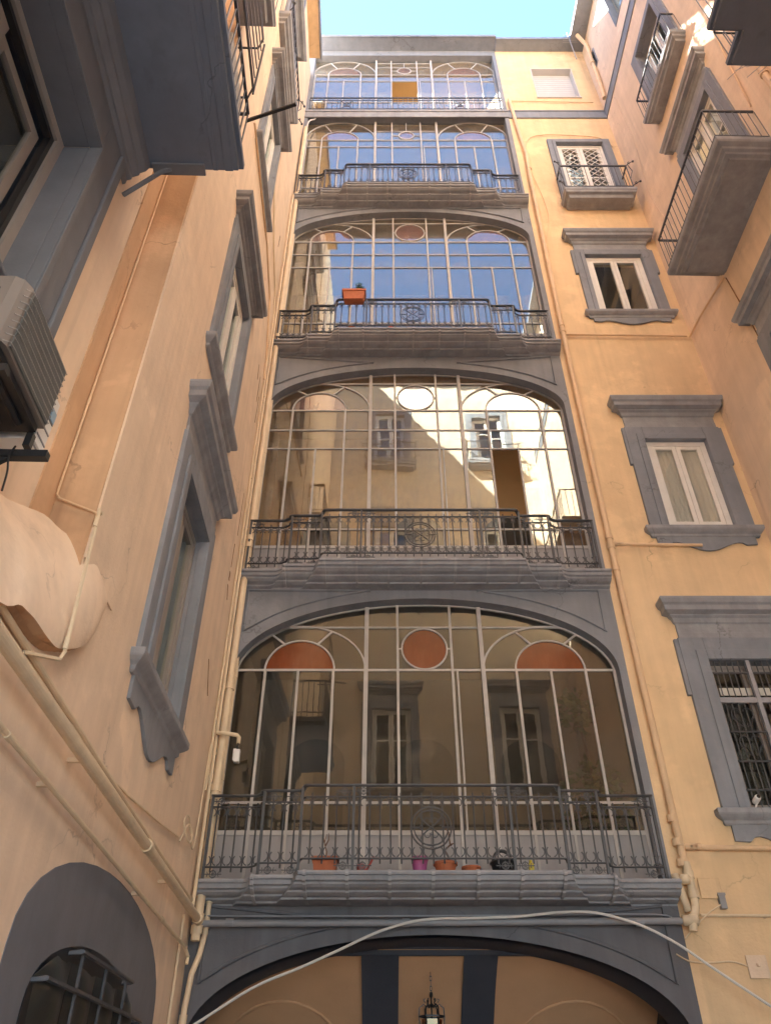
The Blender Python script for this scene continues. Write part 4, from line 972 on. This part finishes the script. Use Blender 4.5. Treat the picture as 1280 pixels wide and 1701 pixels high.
# white box on a pipe bracket at left
t = put(thing('sensor_box', 'white double sensor box hanging from a cream pipe arm by the lowest gallery', 'sensor'), left)
m = MB(); m.tube([(-.40, -.05, 5.80), (-.38, -.20, 5.80), (-.30, -.33, 5.81), (-.29, -.36, 5.78), (-.29, -.36, 5.70)], .028, 8); m.build('arm', M['pipe'], t, smooth=True)
m = MB(); m.box(-.33, -.25, -.40, -.33, 5.43, 5.60); m.build('box', M['sign'], t)
m = MB(); m.box(-.27, -.22, -.36, -.30, 5.47, 5.63); m.build('back_box', M['sign'], t)
m = MB(); m.tube([(-.29, -.36, 5.70), (-.28, -.35, 5.66), (-.29, -.36, 5.60)], .014, 6); m.build('clamp', M['black'], t)

# air conditioner by the near left window
t = put(thing('air_conditioner', 'beige air conditioning unit on iron brackets by the nearest left window', 'air conditioner'), left)
x0, x1, y0, y1, z0, z1 = -8.06, -7.36, -.20, .20, 4.80, 5.28
m = MB(); prof = [(x0 + .02, y1), (x0, y1 - .05), (x0, y0 + .07), (x0 + .025, y0 + .025), (x0 + .08, y0), (x1, y0), (x1, y1)]
m.hprism(prof, z0, z1 + .02); m.build('casing', M['ac'], t)
m = MB(); m.box(x0 + .10, x1 - .015, y0 - .012, y0 - .001, z0 + .02, z1 - .01); m.build('coil', M['coil'], t)
for k in range(9):
    zz_ = z0 + .03 + k * (z1 - z0 - .05) / 8
    m = MB(); m.tube([(x0 + .03, y0 - .0, zz_ - .04), (x0 + .07, y0 - .022, zz_ - .012), (x0 + .13, y0 - .02, zz_), (x1 - .012, y0 - .02, zz_), (x1 - .008, y0 - .002, zz_)], .003, 4); m.build('guard_wire', M['wire'], t)
for k in range(6):
    m = MB(); m.box(x0 - .004, x0 + .001, y0 + .12, y1 - .04, z0 + .12 + k * .05, z0 + .145 + k * .05); m.build('vent', M['black'], t)
m = MB(); m.box(x0 + .03, x1 - .02, y0 + .03, y1 - .02, z0 - .05, z0 - .004)
m.tube([(x0 + .1, -.1, z0 - .06), (x1 - .1, -.1, z0 - .06)], .022, 6); m.tube([(x0 + .1, .02, z0 - .06), (x1 - .1, .02, z0 - .06)], .022, 6)
m.tube([(-7.9, .12, z0 - .06), (-7.75, .0, z0 - .07), (-7.6, .12, z0 - .06), (-7.45, .02, z0 - .07)], .012, 6); m.build('base_pan', M['black'], t)
for x in (-8.0, -7.36):
    m = MB(); m.box(x - .025, x + .025, -.28, .36, z0 - .24, z0 - .19); m.box(x - .02, x + .02, .30, .36, z0 - .6, z0 - .15); m.tube([(x, .32, z0 - .55), (x, -.1, z0 - .2)], .018, 4)
    m.box(x - .02, x + .02, -.16, -.12, z0 - .15, z0 - .05); m.box(x - .02, x + .02, .1, .14, z0 - .15, z0 - .05); m.build('bracket', M['black'], t)
m = MB(); m.box(-7.34, -7.20, -.15, .10, z0 - .06, z0 + .36); p_ = m.build('side_panel', M['sign'], t)
for k in range(5):
    m = MB(); m.box(-7.335, -7.205, -.156, -.15, z0 - .10 + k * .09, z0 - .09 + k * .09); m.build('groove', M['metal'], p_)
m = MB(); m.box(-7.27, -7.21, -.160, -.151, z0 + .18, z0 + .26); m.build('label', M['blue'], p_)
pipe('cable', 'frayed wires dangling under the air conditioner', 'cable', left, [(-7.40, -.1, 4.62), (-7.42, -.1, 4.52), (-7.38, -.1, 4.44), (-7.36, -.1, 4.32)], .006, 'black', n=4)
# clothes pole on the near balcony
m = MB(); m.tube([(-6.66, -.70, 10.24), (-6.86, -1.26, 10.22)], .022, 4)
tag(put(m.build('clothes_pole', M['black']), left), 'dark iron clothes pole sticking out from the big left balcony', 'pole')
t = put(thing('drying_rack', 'pale folding clothes rack hung outside the big left balcony', 'clothes rack'), left)
for z_, y_ in ((10.3, -.80), (11.6, -.78)): m = MB(); m.tube([(-7.9, y_, z_), (-6.98, y_, z_), (-6.90, y_ + .06, z_ - .05), (-6.9, y_ + .3, z_ - .05)], .014, 5); m.build('rack_frame', M['iron'], t)
for k in range(5): m = MB(); m.tube([(-7.9, -.79 - .0 * k, 10.5 + k * .24), (-6.98, -.79, 10.55 + k * .24)], .010, 4); m.build('rack_bar', M['metal'], t)
m = MB(); m.tube([(-6.92, -.79, 10.3), (-6.92, -.79, 11.6)], .014, 4); m.build('upright', M['iron'], t); m = MB(); m.tube([(-7.88, -.79, 10.3), (-7.88, -.79, 11.6)], .014, 4); m.build('upright', M['iron'], t)

# lantern in the entrance
t = thing('lantern', 'wrought iron lantern on a chain under the entrance vault', 'lantern', (.585, D + 1.0, 2.57))
m = MB(); m.lathe([(0, .86), (.05, .85), (.06, .82), (.02, .80), (0, .80)], n=10); m.tube([(-.06, 0, .80), (.06, 0, .80)], .014, 5); m.build('ceiling_rose', M['black'], t)
for k in range(9):
    zc = .78 - k * .055; m = MB(); pts = [(.012 * cos(a) * (1 if k % 2 else 0), .012 * cos(a) * (0 if k % 2 else 1), zc - .02 + .034 * sin(a)) for a in [2 * pi * q / 8 for q in range(8)]]
    m.tube(pts, .006, 4, True); m.build('chain_link', M['black'], t)
m = MB(); m.tube([(0, 0, .32), (0, 0, .0)], .012, 6); m.lathe([(0, .34), (.02, .33), (.025, .29), (.012, .27), (0, .27)], n=8)
for k in range(6):
    a = k * pi / 3; m.tube([(.012 * cos(a), .012 * sin(a), .20), (.06 * cos(a), .06 * sin(a), .17), (.10 * cos(a), .10 * sin(a), .20), (.155 * cos(a), .155 * sin(a), .16), (.16 * cos(a), .16 * sin(a), .06), (.12 * cos(a), .12 * sin(a), -.30)], .009, 4)
    m.tube([(.08 * cos(a), .08 * sin(a), .22), (.10 * cos(a), .10 * sin(a), .25), (.075 * cos(a), .075 * sin(a), .26)], .008, 4)
for z_, r_ in ((.07, .16), (-.28, .135)): m.tube([(r_ * cos(k * pi / 3), r_ * sin(k * pi / 3), z_) for k in range(6)], .012, 4, True)
m.build('frame', M['black'], t)
for k in range(6):
    a0, a1 = k * pi / 3, (k + 1) * pi / 3; m = MB()
    m.add([(.128 * cos(a0), .128 * sin(a0), .04), (.128 * cos(a1), .128 * sin(a1), .04), (.115 * cos(a1), .115 * sin(a1), -.27), (.115 * cos(a0), .115 * sin(a0), -.27)], [(0, 1, 2, 3)]); m.build('pane', M['amber'], t)

# pots on the lowest balcony
ZB = SLAB[1] + .003
def leafy(mb, c, n, rad, size, rnd):
    for i in range(n):
        v = Vector((rnd.gauss(0, 1), rnd.gauss(0, 1), rnd.gauss(0, 1))); v = v.normalized() * (rnd.random() ** .4)
        p = Vector(c) + Vector((v.x * rad[0], v.y * rad[1], v.z * rad[2])); s = size * rnd.uniform(.6, 1.3)
        d1 = Vector((rnd.gauss(0, 1), rnd.gauss(0, 1), rnd.gauss(0, .7))).normalized(); d2 = d1.cross(Vector((rnd.gauss(0, 1), rnd.gauss(0, 1), rnd.gauss(0, 1)))).normalized()
        mb.add([p - d1 * s, p + d2 * s * .4 + Vector((0, 0, s * .1)), p + d1 * s, p - d2 * s * .4], [(0, 1, 2, 3)])
def pot(prof, name, mat, loc, label, cat='flower pot', group=None):
    t = thing(name, label, cat, loc, group=group); m = MB(); m.lathe(prof + [(prof[-1][0] - .02, prof[-1][1]), (prof[-1][0] - .035, prof[-1][1] - .04), (.01, prof[-1][1] - .04)], n=18); m.build('bowl', M[mat], t, smooth=False); return t
def stems(t, pts_list, r=.008):
    m = MB()
    for p in pts_list: m.tube(p, r, 5, taper=r * .4)
    m.build('stem', M['bark'], t, smooth=True)
yb = D - .50
t = thing('planter', 'orange oblong planter with a bare stem at the left of the lowest balcony', 'planter', (-.74, yb, ZB))
m = MB(); rows = [[(-w, -d_, h), (w, -d_, h), (w, d_, h), (-w, d_, h), (-w, -d_, h)] for w, d_, h in ((.13, .09, 0), (.15, .10, .15), (.165, .115, .15), (.165, .115, .185), (.14, .09, .185), (.135, .085, .14))]; m.grid(rows); m.add(rows[0][:4], [(0, 1, 2, 3)]); m.add(rows[-1][:4], [(0, 1, 2, 3)]); m.build('trough', M['terra'], t)
stems(t, [[(0, 0, .14), (.01, 0, .26), (-.02, 0, .36), (.0, .01, .47)], [(-.01, 0, .33), (.03, 0, .40), (.025, 0, .48)], [(-.02, 0, .37), (-.04, 0, .43)]], .011)
pot([(0, 0), (.075, 0), (.10, .16), (.108, .16), (.108, .19)], 'flower_pot', 'pink', (.42, yb, ZB), 'pink plastic pot on the lowest balcony')
t = pot([(0, 0), (.10, 0), (.135, .10), (.15, .10), (.15, .13)], 'flower_pot', 'terra', (.735, yb, ZB), 'wide terracotta bowl with a crooked dry stem beside the pink pot')
stems(t, [[(.03, 0, .09), (.04, 0, .20), (.0, 0, .28), (.07, 0, .34), (.06, .02, .50), (.0, .02, .58), (.03, .02, .7)], [(.07, 0, .34), (.12, 0, .36), (.14, 0, .28)]], .016)
pot([(0, 0), (.08, 0), (.11, .06), (.12, .06), (.12, .08)], 'flower_pot', 'terra', (1.05, yb, ZB), 'low empty terracotta saucer pot right of the crooked stem')
t = thing('watering_can', 'small red watering can behind the balusters by the orange planter', 'watering can', (-.30, D - .38, ZB + .0))
m = MB(); m.lathe([(0, 0), (.06, 0), (.055, .13), (.03, .15), (0, .15)], n=12); m.build('body', M['red'], t, smooth=True); m = MB(); m.tube([(.05, 0, .05), (.12, 0, .17), (.15, 0, .24)], .014, 6); m.build('spout', M['red'], t)
t = thing('folded_stool', 'black plastic bin with a hoop handle on the lowest balcony', 'bin', (1.45, D - .45, ZB))
m = MB(); m.lathe([(0, 0), (.12, 0), (.15, .12), (.165, .13), (.16, .15), (.13, .14), (.11, .05), (.01, .04)], n=16); m.build('tub', M['black'], t, smooth=True)
m = MB(); m.tube([(.115 * cos(a), .03, .15 + .14 * sin(a)) for a in [pi * k / 12 for k in range(13)]], .022, 6); m.build('handle', M['black'], t, smooth=True)
t.name = 'plastic_bin'
m = MB(); m.box(-.03, .03, -.03, .03, 0, .14); m.lathe([(.0, .14), (.02, .14), (.018, .18), (0, .18)], n=8)
tag(m.build('bottle', M['yellow'], None, loc=(1.80, D - .42, ZB)), 'yellow plastic bottle right of the black bin', 'bottle')
# third balcony
t = thing('planter', 'terracotta trough planter with a green sprig hung on the third balcony rail', 'planter', (-.67, D - .60, 15.22))
m = MB(); rows = [[(-w, -d_, h), (w, -d_, h), (w, d_, h), (-w, d_, h), (-w, -d_, h)] for w, d_, h in ((.20, .08, 0), (.235, .10, .24), (.255, .115, .24), (.255, .115, .30), (.22, .09, .30), (.21, .085, .25))]; m.grid(rows); m.add(rows[0][:4], [(0, 1, 2, 3)]); m.add(rows[-1][:4], [(0, 1, 2, 3)]); m.build('trough', M['terra'], t)
m = MB(); m.tube([(-.15, .1, .28), (-.15, .16, .27), (-.15, .16, .1)], .008, 4); m.tube([(.15, .1, .28), (.15, .16, .27), (.15, .16, .1)], .008, 4); m.tube([(-.265, 0, .15), (-.27, 0, .32), (-.2, .05, .33)], .006, 4); m.build('hook', M['iron'], t)
m = MB(); leafy(m, (.11, 0, .47), 110, (.11, .08, .16), .032, RND); m.build('foliage', M['leaf'], t)
t = pot([(0, 0), (.07, 0), (.095, .12), (.105, .12), (.105, .15)], 'flower_pot', 'terra', (-.72, D - .40, SLAB[3] + .003), 'terracotta pot on the third balcony floor under the trough')
t = pot([(0, 0), (.07, 0), (.095, .10), (.105, .10), (.105, .13)], 'flower_pot', 'red', (.10, D - .40, SLAB[3] + .003), 'dark red pot on the third balcony floor near the medallion')
# plants behind the lowest glass
t = thing('potted_plant', 'leafy green plant behind the lowest gallery glass at right', 'plant', (3.05, D + .75, SLAB[1] + .02))
m = MB(); m.lathe([(0, 0), (.17, 0), (.22, .4), (.24, .4), (.24, .45), (.2, .45), (.19, .4), (.01, .4)], n=16); m.build('pot', M['terra'], t)
stems(t, [[(.02 * k - .05, .0, .4), (.08 * k - .2, .05, .9), (.13 * k - .32, 0, 1.4)] for k in range(6)], .014)
m = MB(); leafy(m, (0, 0, 1.25), 420, (.55, .38, .65), .085, RND); m.build('foliage', M['leaf'], t)
t = thing('potted_plant', 'tall dark shrub trailing near the arch end behind the lowest gallery glass', 'plant', (3.15, D + 1.1, SLAB[1] + .02))
m = MB(); m.lathe([(0, 0), (.15, 0), (.2, .35), (.17, .35), (.01, .32)], n=14); m.build('pot', M['terra'], t)
stems(t, [[(0, 0, .3), (.05, .0, 1.4), (-.05, 0, 2.4), (-.1, 0, 2.9)]], .03)
m = MB(); leafy(m, (-.15, -.1, 2.75), 160, (.32, .25, .40), .09, RND); m.build('foliage', M['leaf'], t)
# aerials and spikes on the roof corner
t = thing('antenna', 'thin roof aerial at the corner of the rear and right eaves', 'antenna', (6.05, D - .42, 29.2))
m = MB(); m.tube([(0, 0, -1.2), (0, 0, .9)], .016, 5); m.build('mast', M['metal'], t)
for k in range(5): m = MB(); m.tube([(-.25 + .03 * k, 0, .1 + k * .15), (.25 - .03 * k, 0, .1 + k * .15)], .008, 4); m.build('rod', M['metal'], t)
t = put(thing('bird_spikes', 'thin wire bird spikes beside the stepped balcony', 'bird spikes'), right)
m = MB()
for k in range(7): m.tube([(5.36, -.9 + k * .1, 14.95), (5.0 + .1 * (k % 3), -.95 + k * .12, 15.25 + .1 * (k % 2))], .005, 4)
m.build('spike', M['metal'], t)
